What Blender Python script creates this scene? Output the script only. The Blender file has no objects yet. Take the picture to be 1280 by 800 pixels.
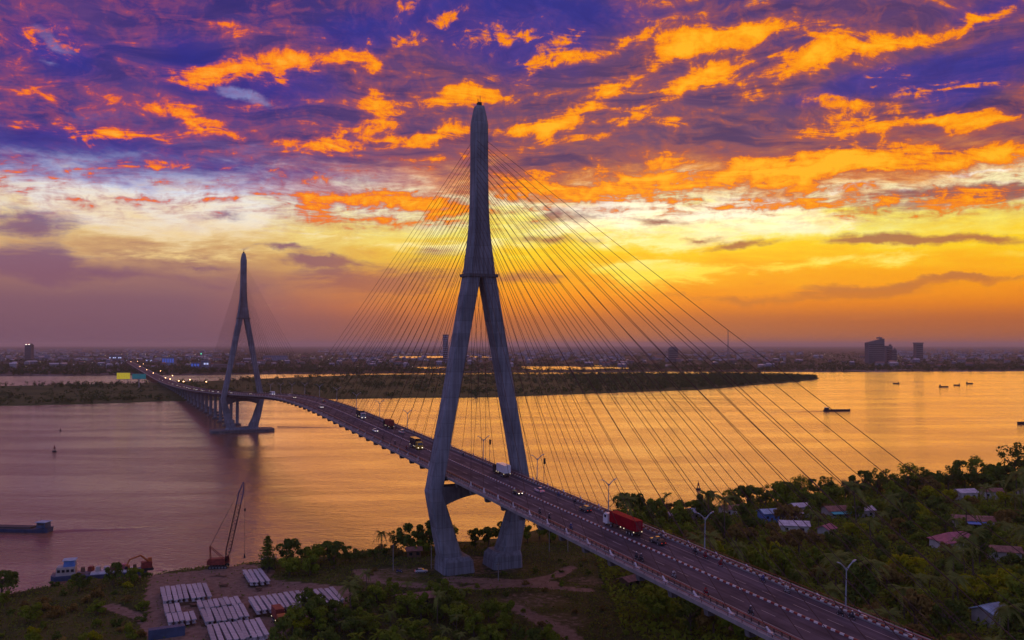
import bpy, bmesh, math, random
import numpy as np
from mathutils import Matrix, Vector
R = math.radians
rng = np.random.default_rng(7)
random.seed(7)
scene = bpy.context.scene
col = scene.collection

# ---------------------------------------------------------------- camera
CAM_Z = 79.8
cam = bpy.data.cameras.new('camera')
cam.lens = 30.64
cam.sensor_width = 36.0
cam.clip_start = 1.0
cam.clip_end = 200000.0
camo = bpy.data.objects.new('camera', cam)
col.objects.link(camo)
camo.location = (0, 0, CAM_Z)
camo.rotation_euler = (R(90 + 1.63), 0, 0)
scene.camera = camo

# ---------------------------------------------------------------- render / exposure
scene.view_settings.view_transform = 'Standard'
scene.view_settings.look = 'None'
scene.view_settings.exposure = 0.0
scene.view_settings.gamma = 1.0
scene.cycles.use_denoising = True
scene.cycles.max_bounces = 5
scene.cycles.diffuse_bounces = 2
scene.cycles.glossy_bounces = 3
scene.cycles.transmission_bounces = 2
scene.cycles.transparent_max_bounces = 4
scene.cycles.volume_bounces = 0
scene.cycles.caustics_reflective = False
scene.cycles.caustics_refractive = False
scene.cycles.sample_clamp_indirect = 4.0


def lin(r, g=None, b=None):
    c = (r, g, b) if g is not None else r
    o = []
    for x in c:
        x = x / 255.0
        o.append(x / 12.92 if x <= 0.04045 else ((x + 0.055) / 1.055) ** 2.4)
    return (o[0], o[1], o[2], 1.0)


class NT:
    """small helper to write node trees"""

    def __init__(self, tree):
        self.t = tree
        self.n = tree.nodes
        self.l = tree.links

    def node(self, kind, **kw):
        n = self.n.new(kind)
        for k, v in kw.items():
            setattr(n, k, v)
        return n

    def put(self, sock, v):
        if v is None:
            return
        if isinstance(v, bpy.types.NodeSocket):
            self.l.new(v, sock)
        else:
            sock.default_value = v

    def math(self, op, a, b=None, c=None, clamp=False):
        n = self.node('ShaderNodeMath', operation=op, use_clamp=clamp)
        self.put(n.inputs[0], a)
        self.put(n.inputs[1], b)
        self.put(n.inputs[2], c)
        return n.outputs[0]

    def vmath(self, op, a, b=None):
        n = self.node('ShaderNodeVectorMath', operation=op)
        self.put(n.inputs[0], a)
        if op == 'SCALE':
            self.put(n.inputs['Scale'], b)
        else:
            self.put(n.inputs[1], b)
        return n.outputs[0]

    def sstep(self, x, a, b, lo=0.0, hi=1.0, kind='SMOOTHSTEP'):
        n = self.node('ShaderNodeMapRange', interpolation_type=kind)
        self.put(n.inputs['Value'], x)
        n.inputs['From Min'].default_value = a
        n.inputs['From Max'].default_value = b
        n.inputs['To Min'].default_value = lo
        n.inputs['To Max'].default_value = hi
        return n.outputs[0]

    def noise(self, vec, scale, detail=4.0, rough=0.5, dist=0.0, dim='3D', lac=2.0):
        n = self.node('ShaderNodeTexNoise', noise_dimensions=dim)
        self.put(n.inputs['Vector'], vec)
        n.inputs['Scale'].default_value = scale
        n.inputs['Detail'].default_value = detail
        n.inputs['Roughness'].default_value = rough
        n.inputs['Distortion'].default_value = dist
        n.inputs['Lacunarity'].default_value = lac
        return n

    def ramp(self, fac, stops, interp='LINEAR'):
        n = self.node('ShaderNodeValToRGB')
        self.put(n.inputs[0], fac)
        cr = n.color_ramp
        cr.interpolation = interp
        while len(cr.elements) > 1:
            cr.elements.remove(cr.elements[-1])
        for i, (p, c) in enumerate(stops):
            e = cr.elements[0] if i == 0 else cr.elements.new(p)
            e.position = p
            e.color = c
        return n.outputs[0]

    def mix(self, fac, a, b, blend='MIX'):
        n = self.node('ShaderNodeMix', data_type='RGBA', blend_type=blend)
        self.put(n.inputs[0], fac)
        self.put(n.inputs[6], a)
        self.put(n.inputs[7], b)
        return n.outputs[2]

    def xyz(self, x, y, z):
        n = self.node('ShaderNodeCombineXYZ')
        self.put(n.inputs[0], x)
        self.put(n.inputs[1], y)
        self.put(n.inputs[2], z)
        return n.outputs[0]

    def sep(self, v):
        n = self.node('ShaderNodeSeparateXYZ')
        self.put(n.inputs[0], v)
        return n.outputs


# ---------------------------------------------------------------- sky
SUN_AZ, SUN_EL = 10.0, 9.0       # degrees; azimuth clockwise from +Y

# cloud fields in the sky: (azimuth, elevation, half width, half height, tilt, strength), all degrees
SKY_ORANGE = [(-17.98,18.88,2.0,0.75,0,0.8),(-19.85,16.44,2.44,0.89,15,0.95),(-16.99,17.4,3.61,1.06,15,0.95),(-14.04,18.2,3.34,1.0,0,0.95),(-10.5,18.29,3.05,1.09,-12,0.8),(-8.69,17.57,1.7,0.78,-20,0.7),(-15.52,16.44,1.83,0.68,15,0.6),(-23.05,14.22,1.2,0.65,0,0.7),(-20.53,14.04,2.77,1.04,-8,0.9),(-25.15,12.54,2.46,0.64,15,0.8),(-28.42,14.28,2.32,1.25,-15,0.6),(-29.82,12.7,1.9,0.55,-10,0.5),(-27.79,13.16,1.85,0.56,-10,0.5),(-8.42,14.9,2.78,1.72,25,0.85),(-8.94,15.96,1.93,0.78,0,0.6),(-8.93,13.24,6.93,0.78,3,0.85),(-12.5,12.7,3.01,0.77,0,0.7),(-4.86,13.4,3.29,0.71,0,0.7),(-17.44,13.19,1.29,0.68,0,0.5),(-17.91,11.95,2.57,0.6,0,0.5),(-22.1,10.93,4.07,0.51,0,0.45),(-15.0,13.01,2.21,0.53,0,0.5),(-6.87,19.31,3.89,0.71,38,0.55),(-3.98,21.19,2.36,0.55,25,0.7),(-2.91,15.93,3.94,1.02,0,1.0),(-2.54,16.91,2.52,0.63,15,0.8),(2.65,18.22,4.33,0.71,18,0.9),(7.65,19.28,3.49,0.63,20,0.85),(3.98,19.78,3.14,0.71,20,0.5),(10.75,18.56,2.67,1.24,10,0.9),(14.55,19.23,5.92,1.07,8,1.0),(18.44,17.5,2.98,1.65,15,1.0),(21.27,17.98,3.57,1.47,10,1.0),(24.43,17.91,3.93,0.79,8,0.95),(28.27,18.13,4.29,0.63,10,0.95),(13.79,17.61,2.68,1.69,20,0.8),(11.0,16.35,4.41,0.85,20,0.9),(7.38,16.89,3.26,0.94,25,0.9),(4.23,15.16,4.08,1.1,25,0.95),(1.32,14.05,3.79,0.79,15,0.9),(14.77,15.64,1.18,1.07,0,0.7),(10.73,14.56,1.22,0.54,0,0.6),(7.63,14.33,1.4,0.47,0,0.6),(21.23,14.31,3.16,1.03,-5,0.8),(24.81,13.35,3.9,0.72,5,0.9),(28.2,13.33,3.8,0.97,0,1.0),(20.75,13.18,4.14,0.74,0,0.7),(24.82,14.72,1.3,0.43,0,0.5),(23.01,11.1,11.37,0.94,3,0.95),(28.58,11.05,4.26,1.04,5,0.95),(6.32,10.44,7.02,1.1,5,1.0),(13.49,10.52,10.45,1.23,5,1.05),(20.26,10.83,7.64,1.04,7,0.95),(5.27,11.73,1.41,0.79,0,0.75),(9.95,11.61,1.38,1.17,0,0.75),(15.72,11.35,2.19,0.46,0,0.5),(-13.22,8.32,2.84,1.08,5,0.75),(-9.94,9.23,4.6,0.93,5,0.9),(-6.05,9.11,4.68,1.26,0,0.95),(-8.9,7.57,6.16,0.7,0,0.7),(-4.22,8.31,2.67,1.1,0,0.8),(-29.76,8.96,1.55,0.62,0,0.55),(-27.7,6.42,3.71,0.42,0,0.45),(18.36,9.0,8.53,0.9,0,0.6),(24.3,7.93,8.52,1.15,0,0.6),(28.14,8.6,4.91,1.25,0,0.55),(0.0,10.24,3.95,2.05,0,0.6),(26.44,6.63,6.96,0.71,0,0.5),(-28.27,17.7,4.29,1.81,10,0.3)]
SKY_DARK = [(-28.93,6.94,4.84,1.8,0,0.8),(-28.09,4.68,6.76,1.39,0,0.8),(-22.93,4.07,8.04,0.8,0,0.55),(-18.11,8.02,2.42,0.68,0,0.6),(-15.19,6.13,4.56,0.38,0,0.7),(-13.21,5.52,3.44,0.54,0,0.7),(-8.88,4.1,13.1,2.18,0,0.75),(-5.26,6.07,5.48,0.63,0,0.4),(-19.74,5.0,4.2,0.37,0,0.5),(9.42,7.81,4.61,0.47,0,0.7),(14.45,6.25,4.59,0.54,0,0.8),(11.96,6.83,3.02,0.39,0,0.6),(22.95,6.29,5.36,0.58,0,0.8),(28.1,5.93,4.91,0.56,0,0.8),(15.52,4.2,1.76,0.3,0,0.6),(23.81,3.42,9.91,0.65,0,0.75),(28.07,3.76,5.53,0.42,0,0.6),(15.9,2.98,9.49,0.53,0,0.65),(2.64,8.32,4.1,1.03,0,0.7),(3.16,6.76,5.04,0.71,0,0.7),(2.63,4.52,6.3,0.63,0,0.5),(25.62,8.79,5.78,1.0,0,0.75),(28.96,8.98,3.63,0.97,0,0.75),(22.07,7.92,4.07,0.59,0,0.6),(0.53,2.42,15.79,1.11,0,0.3),(22.91,1.89,13.4,0.65,0,0.35)]
SKY_BRIGHT = [(8.89,4.47,5.78,1.56,0,0.75),(18.33,5.04,18.5,0.6,0,0.7),(-26.47,8.63,5.38,1.27,-4,1.0),(-22.75,8.17,7.72,1.6,0,1.0),(-19.22,9.15,4.93,1.34,-14,0.95),(-17.4,8.05,3.02,1.05,0,0.8),(-20.69,6.83,10.36,1.11,0,0.7),(-20.21,5.57,8.34,0.74,0,0.6),(8.9,8.74,10.02,1.09,0,1.25),(14.96,7.8,9.58,1.37,0,1.25),(5.26,7.62,5.79,1.1,0,1.0),(9.92,6.52,6.89,0.86,0,0.9),(18.82,7.25,4.24,0.9,0,0.8),(21.17,9.42,2.88,0.37,0,0.8),(24.1,9.13,1.18,0.29,0,0.7),(28.36,10.08,2.45,0.28,0,0.9),(28.97,9.39,2.05,0.28,0,0.8),(26.46,8.12,2.53,0.28,0,0.6),(-17.46,15.72,3.45,0.6,-10,1.1),(-27.85,17.42,1.85,0.63,-25,0.9),(-28.16,16.16,1.35,0.49,0,0.8),(-4.21,6.23,8.64,0.71,0,0.8),(-10.94,6.96,3.81,0.39,0,0.5)]
SKY_BLUE = [(-4.24,21.18,10.99,3.15,0,0.8),(5.3,20.69,8.61,2.36,0,0.7),(28.03,15.35,6.77,2.09,8,1.0),(23.96,15.86,4.62,1.44,10,0.6),(-28.58,11.05,12.18,2.5,0,0.95),(-27.84,16.9,4.94,2.79,0,0.8),(29.99,18.77,5.33,1.78,0,0.6),(-16.5,16.13,7.98,2.73,0,0.7),(-25.63,10.04,14.12,1.14,0,0.9),(-12.49,10.66,12.79,1.08,0,0.7),(-11.02,19.58,5.32,2.01,0,0.5),(0.53,18.48,6.32,3.95,0,0.6),(-21.26,17.76,4.11,2.94,0,0.5),(18.89,14.75,6.36,1.49,10,0.5)]

world = bpy.data.worlds.new('World')
scene.world = world
world.use_nodes = True
world.cycles.sampling_method = 'MANUAL'
world.cycles.sample_map_resolution = 512


def build_sky():
    k = NT(world.node_tree)
    k.n.clear()
    out = k.node('ShaderNodeOutputWorld')
    bg = k.node('ShaderNodeBackground')
    k.l.new(bg.outputs[0], out.inputs[0])
    tc = k.node('ShaderNodeTexCoord')
    d = tc.outputs['Generated']
    x, y, z = k.sep(d)
    az = k.math('MULTIPLY', k.math('ARCTAN2', x, y), 57.29578)
    el = k.math('MULTIPLY', k.math('ARCSINE', z), 57.29578)
    ael = k.xyz(az, el, 0.0)
    # clouds lie on a flat layer overhead: project the direction on it
    zz = k.math('ADD', k.math('MAXIMUM', z, 0.0), 0.11)
    plane = k.xyz(k.math('DIVIDE', x, zz), k.math('DIVIDE', y, zz), 0.0)
    warp = k.noise(plane, 1.7, 3, 0.55).outputs['Color']
    plane_w = k.vmath('ADD', plane, k.vmath('SCALE', k.vmath('SUBTRACT', warp, (0.5, 0.5, 0.5)), 0.55))
    n_big = k.noise(plane_w, 2.3, 9, 0.62).outputs['Fac']
    rot = k.node('ShaderNodeMapping')
    rot.inputs['Rotation'].default_value = (0, 0, R(28))
    rot.inputs['Scale'].default_value = (1.0, 3.2, 1.0)
    k.put(rot.inputs['Vector'], plane_w)
    n_str = k.noise(rot.outputs[0], 2.1, 9, 0.66).outputs['Fac']
    ms = k.node('ShaderNodeMapping')
    ms.inputs['Scale'].default_value = (0.30, 1.35, 1.0)
    k.put(ms.inputs['Vector'], ael)
    n_hor = k.noise(ms.outputs[0], 0.5, 9, 0.66, 0.4).outputs['Fac']      # level streaks near the horizon
    n_fine = k.noise(plane_w, 7.5, 9, 0.68, 0.5).outputs['Fac']
    n_puff = k.noise(ael, 1.1, 6, 0.62, 0.6).outputs['Fac']
    # ragged edges: shift the directions a little before testing the cloud fields
    w1 = k.noise(ael, 0.16, 6, 0.62).outputs['Color']
    off = k.vmath('MULTIPLY', k.vmath('SUBTRACT', w1, (0.5, 0.5, 0.5)), (6.0, 2.6, 0.0))
    W = k.vmath('ADD', ael, off)

    def field(items, base):
        acc = None
        for (a, e, ra, re, tilt, s) in items:
            m = k.node('ShaderNodeMapping', vector_type='TEXTURE')
            m.inputs['Location'].default_value = (a, e, 0)
            m.inputs['Rotation'].default_value = (0, 0, R(tilt))
            m.inputs['Scale'].default_value = (ra, re, 1)
            k.put(m.inputs['Vector'], W)
            g = k.node('ShaderNodeTexGradient', gradient_type='SPHERICAL')
            k.put(g.inputs[0], m.outputs[0])
            acc = k.math('MULTIPLY_ADD', g.outputs['Fac'], s, base if acc is None else acc)
        return acc

    rag = k.math('MULTIPLY_ADD', k.math('SUBTRACT', n_hor, 0.5), 7.0, k.math('MULTIPLY', k.math('SUBTRACT', n_big, 0.5), 4.0))
    elw = k.math('MULTIPLY_ADD', rag, k.sstep(el, 1.5, 9.0), el)
    E25 = k.math('DIVIDE', elw, 90.0, clamp=True)

    def grad(stops):
        return k.ramp(E25, [(e / 90.0, lin(c)) for e, c in stops])

    left = grad([(0, (112, 78, 98)), (2.7, (130, 90, 104)), (4.2, (158, 112, 106)), (5.6, (205, 158, 112)), (7, (238, 205, 140)),
                 (8.6, (235, 220, 200)), (10, (180, 178, 215)), (11.3, (104, 92, 158)), (13, (74, 56, 128)), (17, (82, 58, 128)), (22, (52, 44, 124)),
                 (42, (136, 116, 172)), (90, (166, 148, 186))])
    right = grad([(0, (158, 90, 58)), (1.6, (184, 98, 46)), (2.4, (226, 124, 20)), (3.2, (246, 146, 6)), (4.5, (255, 172, 10)), (6, (255, 208, 28)),
                  (7.5, (255, 238, 110)), (9, (255, 244, 190)), (10.4, (240, 150, 60)), (11.8, (160, 88, 84)), (13.5, (104, 68, 104)), (17, (94, 62, 112)),
                  (22, (66, 52, 120)), (42, (146, 116, 166)), (90, (166, 148, 186))])
    east = grad([(0, (146, 134, 164)), (5, (156, 150, 192)), (12, (150, 164, 218)), (25, (136, 158, 222)), (45, (144, 148, 204)), (90, (166, 148, 186))])
    side = k.sstep(k.sep(W)[0], -22.0, 1.0)
    base = k.mix(side, left, right)
    dist = k.math('ABSOLUTE', k.math('SUBTRACT', az, SUN_AZ))
    far = k.sstep(dist, 42.0, 120.0)
    base = k.mix(far, base, east)
    # the physical evening sky under everything
    nish = k.node('ShaderNodeTexSky', sky_type='NISHITA')
    nish.sun_disc = False
    nish.sun_elevation = R(SUN_EL)
    nish.sun_rotation = R(SUN_AZ)

    # bright clear gaps
    fw = k.math('MULTIPLY_ADD', k.math('SUBTRACT', n_hor, 0.5), 1.3, field(SKY_BRIGHT, -0.12))
    fw = k.math('MULTIPLY_ADD', k.math('SUBTRACT', n_fine, 0.5), 1.0, fw)
    aw = k.math('MULTIPLY', k.sstep(fw, 0.08, 0.64), k.sstep(el, 11.5, 14.0, 1.0, 0.62))
    wcol = k.mix(side, k.ramp(E25, [(5.5 / 90, lin(244, 208, 140)), (8.0 / 90, lin(242, 226, 205)), (11 / 90, lin(214, 224, 246)), (16 / 90, lin(150, 175, 245))]),
                 k.ramp(E25, [(5.0 / 90, lin(255, 225, 70)), (6.6 / 90, (1.15, 0.95, 0.34, 1)), (8.5 / 90, (1.2, 1.08, 0.72, 1)), (12 / 90, lin(240, 225, 235))]))
    c = k.mix(aw, base, wcol)
    # purple-grey cloud body
    fd = k.math('MULTIPLY_ADD', k.math('SUBTRACT', n_hor, 0.5), 1.6, field(SKY_DARK, -0.04))
    ad = k.sstep(fd, 0.20, 0.66, 0.0, 0.90)
    dl = k.ramp(E25, [(0, lin(126, 88, 102)), (4 / 90, lin(132, 88, 108)), (7 / 90, lin(122, 84, 122)), (10 / 90, lin(110, 80, 130))])
    dr = k.ramp(E25, [(0, lin(186, 104, 60)), (3 / 90, lin(206, 118, 40)), (4.5 / 90, lin(186, 110, 66)), (7 / 90, lin(170, 98, 70)), (10 / 90, lin(118, 74, 92))])
    c = k.mix(ad, c, k.mix(side, dl, dr))
    # mottling of the overcast, high up
    hi = k.sstep(elw, 9.5, 13.0)
    mot = k.sstep(n_big, 0.40, 0.66)
    c = k.mix(k.math('MULTIPLY', hi, k.math('MULTIPLY', mot, 0.45)), c, k.mix(side, lin(128, 76, 122), lin(136, 80, 98)))
    mot2 = k.sstep(n_str, 0.52, 0.32)
    c = k.mix(k.math('MULTIPLY', hi, k.math('MULTIPLY', mot2, 0.75)), c, k.mix(side, lin(48, 42, 112), lin(66, 46, 96)))
    # clouds lit from below by the sunset
    fo = k.math('MULTIPLY_ADD', k.math('SUBTRACT', n_str, 0.5), 2.0, k.math('MULTIPLY_ADD', field(SKY_ORANGE, 0.0), 0.72, -0.06))
    fo = k.math('MULTIPLY_ADD', k.math('SUBTRACT', n_fine, 0.5), 1.9, fo)
    fo = k.math('MULTIPLY_ADD', k.math('SUBTRACT', n_puff, 0.5), 1.2, fo)
    fo = k.math('SUBTRACT', fo, k.math('MULTIPLY', far, 0.35))
    low = k.sstep(el, 6.2, 9.0)
    glow = k.math('MULTIPLY', k.math('MULTIPLY', k.sstep(fo, -0.30, 0.28), low), 0.52)
    c = k.mix(glow, c, k.mix(side, lin(170, 76, 104), lin(176, 86, 72)))
    # blue openings high up
    fb = k.math('MULTIPLY_ADD', k.math('SUBTRACT', n_big, 0.5), 1.1, field(SKY_BLUE, 0.0))
    ab = k.sstep(fb, 0.10, 0.70, 0.0, 0.78)
    ab = k.math('MULTIPLY', ab, k.sstep(el, 9.0, 12.5))
    ab = k.math('MULTIPLY', ab, k.math('SUBTRACT', 1.0, aw, clamp=True))
    c = k.mix(ab, c, k.mix(n_fine, lin(14, 18, 108), lin(58, 64, 172)))
    fo = k.math('MULTIPLY', fo, low)
    ao = k.sstep(fo, 0.10, 0.44)
    oc_l = k.ramp(fo, [(0.1, lin(150, 70, 104)), (0.26, lin(216, 86, 72)), (0.42, lin(243, 112, 44)), (0.62, lin(255, 142, 26)), (0.95, lin(255, 172, 52))])
    oc_r = k.ramp(fo, [(0.1, lin(160, 80, 76)), (0.24, lin(214, 102, 40)), (0.40, lin(246, 130, 14)), (0.62, lin(255, 156, 4)), (0.95, lin(255, 182, 28))])
    c = k.mix(ao, c, k.mix(side, oc_l, oc_r))
    c = k.mix(0.001, c, nish.outputs[0], 'ADD')
    k.put(bg.inputs['Color'], c)
    bg.inputs['Strength'].default_value = 1.0


build_sky()

# ---------------------------------------------------------------- sun, low behind the clouds
sl = bpy.data.lights.new('sun', 'SUN')
sl.energy = 0.75
sl.angle = R(54)
sl.color = (1.0, 0.38, 0.03)
so = bpy.data.objects.new('sun', sl)
col.objects.link(so)
so.rotation_euler = Vector((math.sin(R(SUN_AZ)) * math.cos(R(SUN_EL)), math.cos(R(SUN_AZ)) * math.cos(R(SUN_EL)), math.sin(R(SUN_EL)))).to_track_quat('Z', 'Y').to_euler()

# ================================================================ helpers
class MB:
    """collects shapes and links them as ONE mesh object"""

    def __init__(self):
        self.v, self.f, self.m = [], [], []

    def add(self, vs, fs, mi=0):
        b = len(self.v)
        self.v.extend([tuple(p) for p in vs])
        for f in fs:
            self.f.append(tuple(b + i for i in f))
            self.m.append(mi)
        return self

    def box(self, c, s, rz=0.0, mi=0, top=(1.0, 1.0), shift=(0, 0)):
        x, y, z = s[0] / 2, s[1] / 2, s[2] / 2
        ca, sa = math.cos(rz), math.sin(rz)
        P = []
        for dz in (-1, 1):
            kx, ky = (1, 1) if dz < 0 else top
            ox, oy = (0, 0) if dz < 0 else shift
            for dx, dy in ((-1, -1), (1, -1), (1, 1), (-1, 1)):
                px, py = dx * x * kx + ox, dy * y * ky + oy
                P.append((c[0] + px * ca - py * sa, c[1] + px * sa + py * ca, c[2] + dz * z))
        return self.add(P, [(3, 2, 1, 0), (4, 5, 6, 7), (0, 1, 5, 4), (1, 2, 6, 5), (2, 3, 7, 6), (3, 0, 4, 7)], mi)

    def loft(self, rings, mi=0, caps=True, closed=True):
        n = len(rings[0])
        vs = [p for r in rings for p in r]
        fs = []
        for i in range(len(rings) - 1):
            for j in range(n if closed else n - 1):
                a, b = i * n + j, i * n + (j + 1) % n
                fs.append((a, b, b + n, a + n))
        if caps:
            fs.append(tuple(range(n - 1, -1, -1)))
            fs.append(tuple((len(rings) - 1) * n + j for j in range(n)))
        return self.add(vs, fs, mi)

    def tube(self, pts, rad, n=6, mi=0, caps=True):
        pts = [Vector(p) for p in pts]
        if not hasattr(rad, '__len__'):
            rad = [rad] * len(pts)
        rings = []
        for i, p in enumerate(pts):
            d = (pts[min(i + 1, len(pts) - 1)] - pts[max(i - 1, 0)]).normalized()
            up = Vector((0, 0, 1)) if abs(d.z) < 0.9 else Vector((1, 0, 0))
            a = d.cross(up).normalized()
            b = d.cross(a)
            rings.append([p + (a * math.cos(t) + b * math.sin(t)) * rad[i] for t in [2 * math.pi * q / n for q in range(n)]])
        return self.loft(rings, mi, caps)

    def disc(self, c, r, w, axis='y', n=14, mi=0):
        rings = []
        for s in (-w / 2, w / 2):
            ring = []
            for q in range(n):
                t = 2 * math.pi * q / n
                a, b = r * math.cos(t), r * math.sin(t)
                ring.append((c[0] + a, c[1] + s, c[2] + b) if axis == 'y' else ((c[0] + a, c[1] + b, c[2] + s) if axis == 'z' else (c[0] + s, c[1] + a, c[2] + b)))
            rings.append(ring)
        return self.loft(rings, mi)

    def prism(self, poly, axis_a, axis_b, mi=0, axis='y'):
        """poly in (x, z), extruded along y from a to b (or (y, z) along x)"""
        if axis == 'y':
            return self.loft([[(x, axis_a, z) for x, z in poly], [(x, axis_b, z) for x, z in poly]], mi)
        return self.loft([[(axis_a, y, z) for y, z in poly], [(axis_b, y, z) for y, z in poly]], mi)

    def build(self, name, mats, parent=None, smooth=False, loc=None, fix=True):
        me = bpy.data.meshes.new(name)
        me.from_pydata(self.v, [], self.f)
        mats = mats if isinstance(mats, (list, tuple)) else [mats]
        for m in mats:
            me.materials.append(m)
        if len(mats) > 1:
            me.polygons.foreach_set('material_index', self.m)
        if fix:
            bm = bmesh.new()
            bm.from_mesh(me)
            bmesh.ops.recalc_face_normals(bm, faces=bm.faces)
            bm.to_mesh(me)
            bm.free()
        if smooth:
            me.polygons.foreach_set('use_smooth', [True] * len(me.polygons))
        me.update()
        o = bpy.data.objects.new(name, me)
        col.objects.link(o)
        if parent is not None:
            o.parent = parent
        if loc is not None:
            o.location = loc
        return o


def quads_object(name, V, mat, parent=None, attr=None):
    """V: (n,4,3) numpy array of separate quads -> one mesh"""
    n = len(V)
    me = bpy.data.meshes.new(name)
    me.vertices.add(n * 4)
    me.vertices.foreach_set('co', np.ascontiguousarray(V, dtype=np.float32).ravel())
    me.loops.add(n * 4)
    me.loops.foreach_set('vertex_index', np.arange(n * 4, dtype=np.int32))
    me.polygons.add(n)
    me.polygons.foreach_set('loop_start', np.arange(n, dtype=np.int32) * 4)
    me.polygons.foreach_set('loop_total', np.full(n, 4, dtype=np.int32))
    me.materials.append(mat)
    me.update()
    me.validate()
    o = bpy.data.objects.new(name, me)
    col.objects.link(o)
    if parent is not None:
        o.parent = parent
    return o


def empty(name, loc=(0, 0, 0), rz=0.0):
    o = bpy.data.objects.new(name, None)
    o.empty_display_size = 0.5
    col.objects.link(o)
    o.location = loc
    o.rotation_euler = (0, 0, rz)
    return o


def tag(o, label=None, cat=None, group=None, kind=None):
    if label:
        o['label'] = label
    if cat:
        o['category'] = cat
    if group:
        o['group'] = group
    if kind:
        o['kind'] = kind
    return o


def copy_tree(o, parent=None):
    kids = list(o.children)
    c = o.copy()
    col.objects.link(c)
    c.parent = parent
    for ch in kids:
        copy_tree(ch, c)
    return c


# ---------------------------------------------------------------- materials
MAT = {}


def mat(name, color, rough=0.8, var=0.25, scale=0.6, metal=0.0, spec=0.4, emit=None, emit_s=0.0, bump=0.0, bscale=3.0, objvar=0.0, streak=0.0, joints=0.0):
    m = bpy.data.materials.new(name)
    m.use_nodes = True
    k = NT(m.node_tree)
    p = k.n['Principled BSDF']
    p.inputs['Roughness'].default_value = rough
    p.inputs['Metallic'].default_value = metal
    p.inputs['Specular IOR Level'].default_value = spec
    tc = k.node('ShaderNodeTexCoord')
    n = k.noise(tc.outputs['Object'], scale, 5, 0.6).outputs['Fac']
    v = k.sstep(n, 0.25, 0.75, 1 - var, 1 + var)
    c = color if len(color) == 4 else (*color, 1.0)
    hsv = k.node('ShaderNodeHueSaturation')
    hsv.inputs['Color'].default_value = c
    if objvar:
        oi = k.node('ShaderNodeObjectInfo')
        v = k.math('MULTIPLY', v, k.sstep(oi.outputs['Random'], 0, 1, 1 - objvar, 1 + objvar, 'LINEAR'))
    if streak:
        mp = k.node('ShaderNodeMapping')
        mp.inputs['Scale'].default_value = (1.4, 1.4, 0.05)
        k.put(mp.inputs['Vector'], tc.outputs['Object'])
        s = k.noise(mp.outputs[0], 0.9, 4, 0.6).outputs['Fac']
        v = k.math('MULTIPLY', v, k.sstep(s, 0.35, 0.75, 1 + streak * 0.4, 1 - streak))
    if joints:
        zz = k.sep(tc.outputs['Object'])[2]
        fr = k.math('FRACT', k.math('DIVIDE', zz, joints))
        v = k.math('MULTIPLY', v, k.sstep(fr, 0.0, 0.07, 0.72, 1.0))
        lift = k.node('ShaderNodeTexWhiteNoise', noise_dimensions='1D')
        k.put(lift.inputs['W'], k.math('FLOOR', k.math('DIVIDE', zz, joints)))
        v = k.math('MULTIPLY', v, k.sstep(lift.outputs['Value'], 0, 1, 0.88, 1.10, 'LINEAR'))
    k.put(hsv.inputs['Value'], v)
    k.put(p.inputs['Base Color'], hsv.outputs[0])
    if bump:
        b = k.node('ShaderNodeBump')
        b.inputs['Strength'].default_value = bump
        b.inputs['Distance'].default_value = 0.1
        k.put(b.inputs['Height'], k.noise(tc.outputs['Object'], bscale, 4, 0.6).outputs['Fac'])
        k.put(p.inputs['Normal'], b.outputs[0])
    if emit:
        p.inputs['Emission Color'].default_value = emit if len(emit) == 4 else (*emit, 1.0)
        p.inputs['Emission Strength'].default_value = emit_s
    MAT[name] = m
    return m


def leaf_mat(name, c1, c2, trans=0.35):
    m = bpy.data.materials.new(name)
    m.use_nodes = True
    k = NT(m.node_tree)
    k.n.clear()
    out = k.node('ShaderNodeOutputMaterial')
    g = k.node('ShaderNodeNewGeometry')
    oi = k.node('ShaderNodeObjectInfo')
    n = k.noise(g.outputs['Position'], 0.35, 3, 0.6).outputs['Fac']
    f = k.math('ADD', k.math('MULTIPLY', k.sstep(n, 0.3, 0.7), 0.6), k.math('MULTIPLY', oi.outputs['Random'], 0.5))
    f = k.math('ADD', f, k.math('MULTIPLY', g.outputs['Random Per Island'], 0.35))
    f = k.math('MULTIPLY', f, 0.72, clamp=True)
    c = k.mix(f, (*c1, 1), (*c2, 1))
    d = k.node('ShaderNodeBsdfDiffuse')
    t = k.node('ShaderNodeBsdfTranslucent')
    k.put(d.inputs['Color'], c)
    k.put(t.inputs['Color'], c)
    mx = k.node('ShaderNodeMixShader')
    mx.inputs[0].default_value = trans
    k.l.new(d.outputs[0], mx.inputs[1])
    k.l.new(t.outputs[0], mx.inputs[2])
    k.l.new(mx.outputs[0], out.inputs[0])
    MAT[name] = m
    return m


mat('concrete', (0.185, 0.196, 0.235), 0.95, 0.22, 0.12, streak=0.42, bump=0.3, bscale=1.2, joints=4.4)
mat('concrete_light', (0.25, 0.23, 0.235), 0.95, 0.2, 0.35, bump=0.2)
mat('concrete_dark', (0.13, 0.125, 0.135), 0.9, 0.25, 0.3, streak=0.3)
mat('girder', (0.36, 0.34, 0.37), 0.8, 0.18, 0.7, objvar=0.18)
mat('asphalt', (0.092, 0.074, 0.088), 0.95, 0.3, 0.12, spec=0.08)
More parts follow.
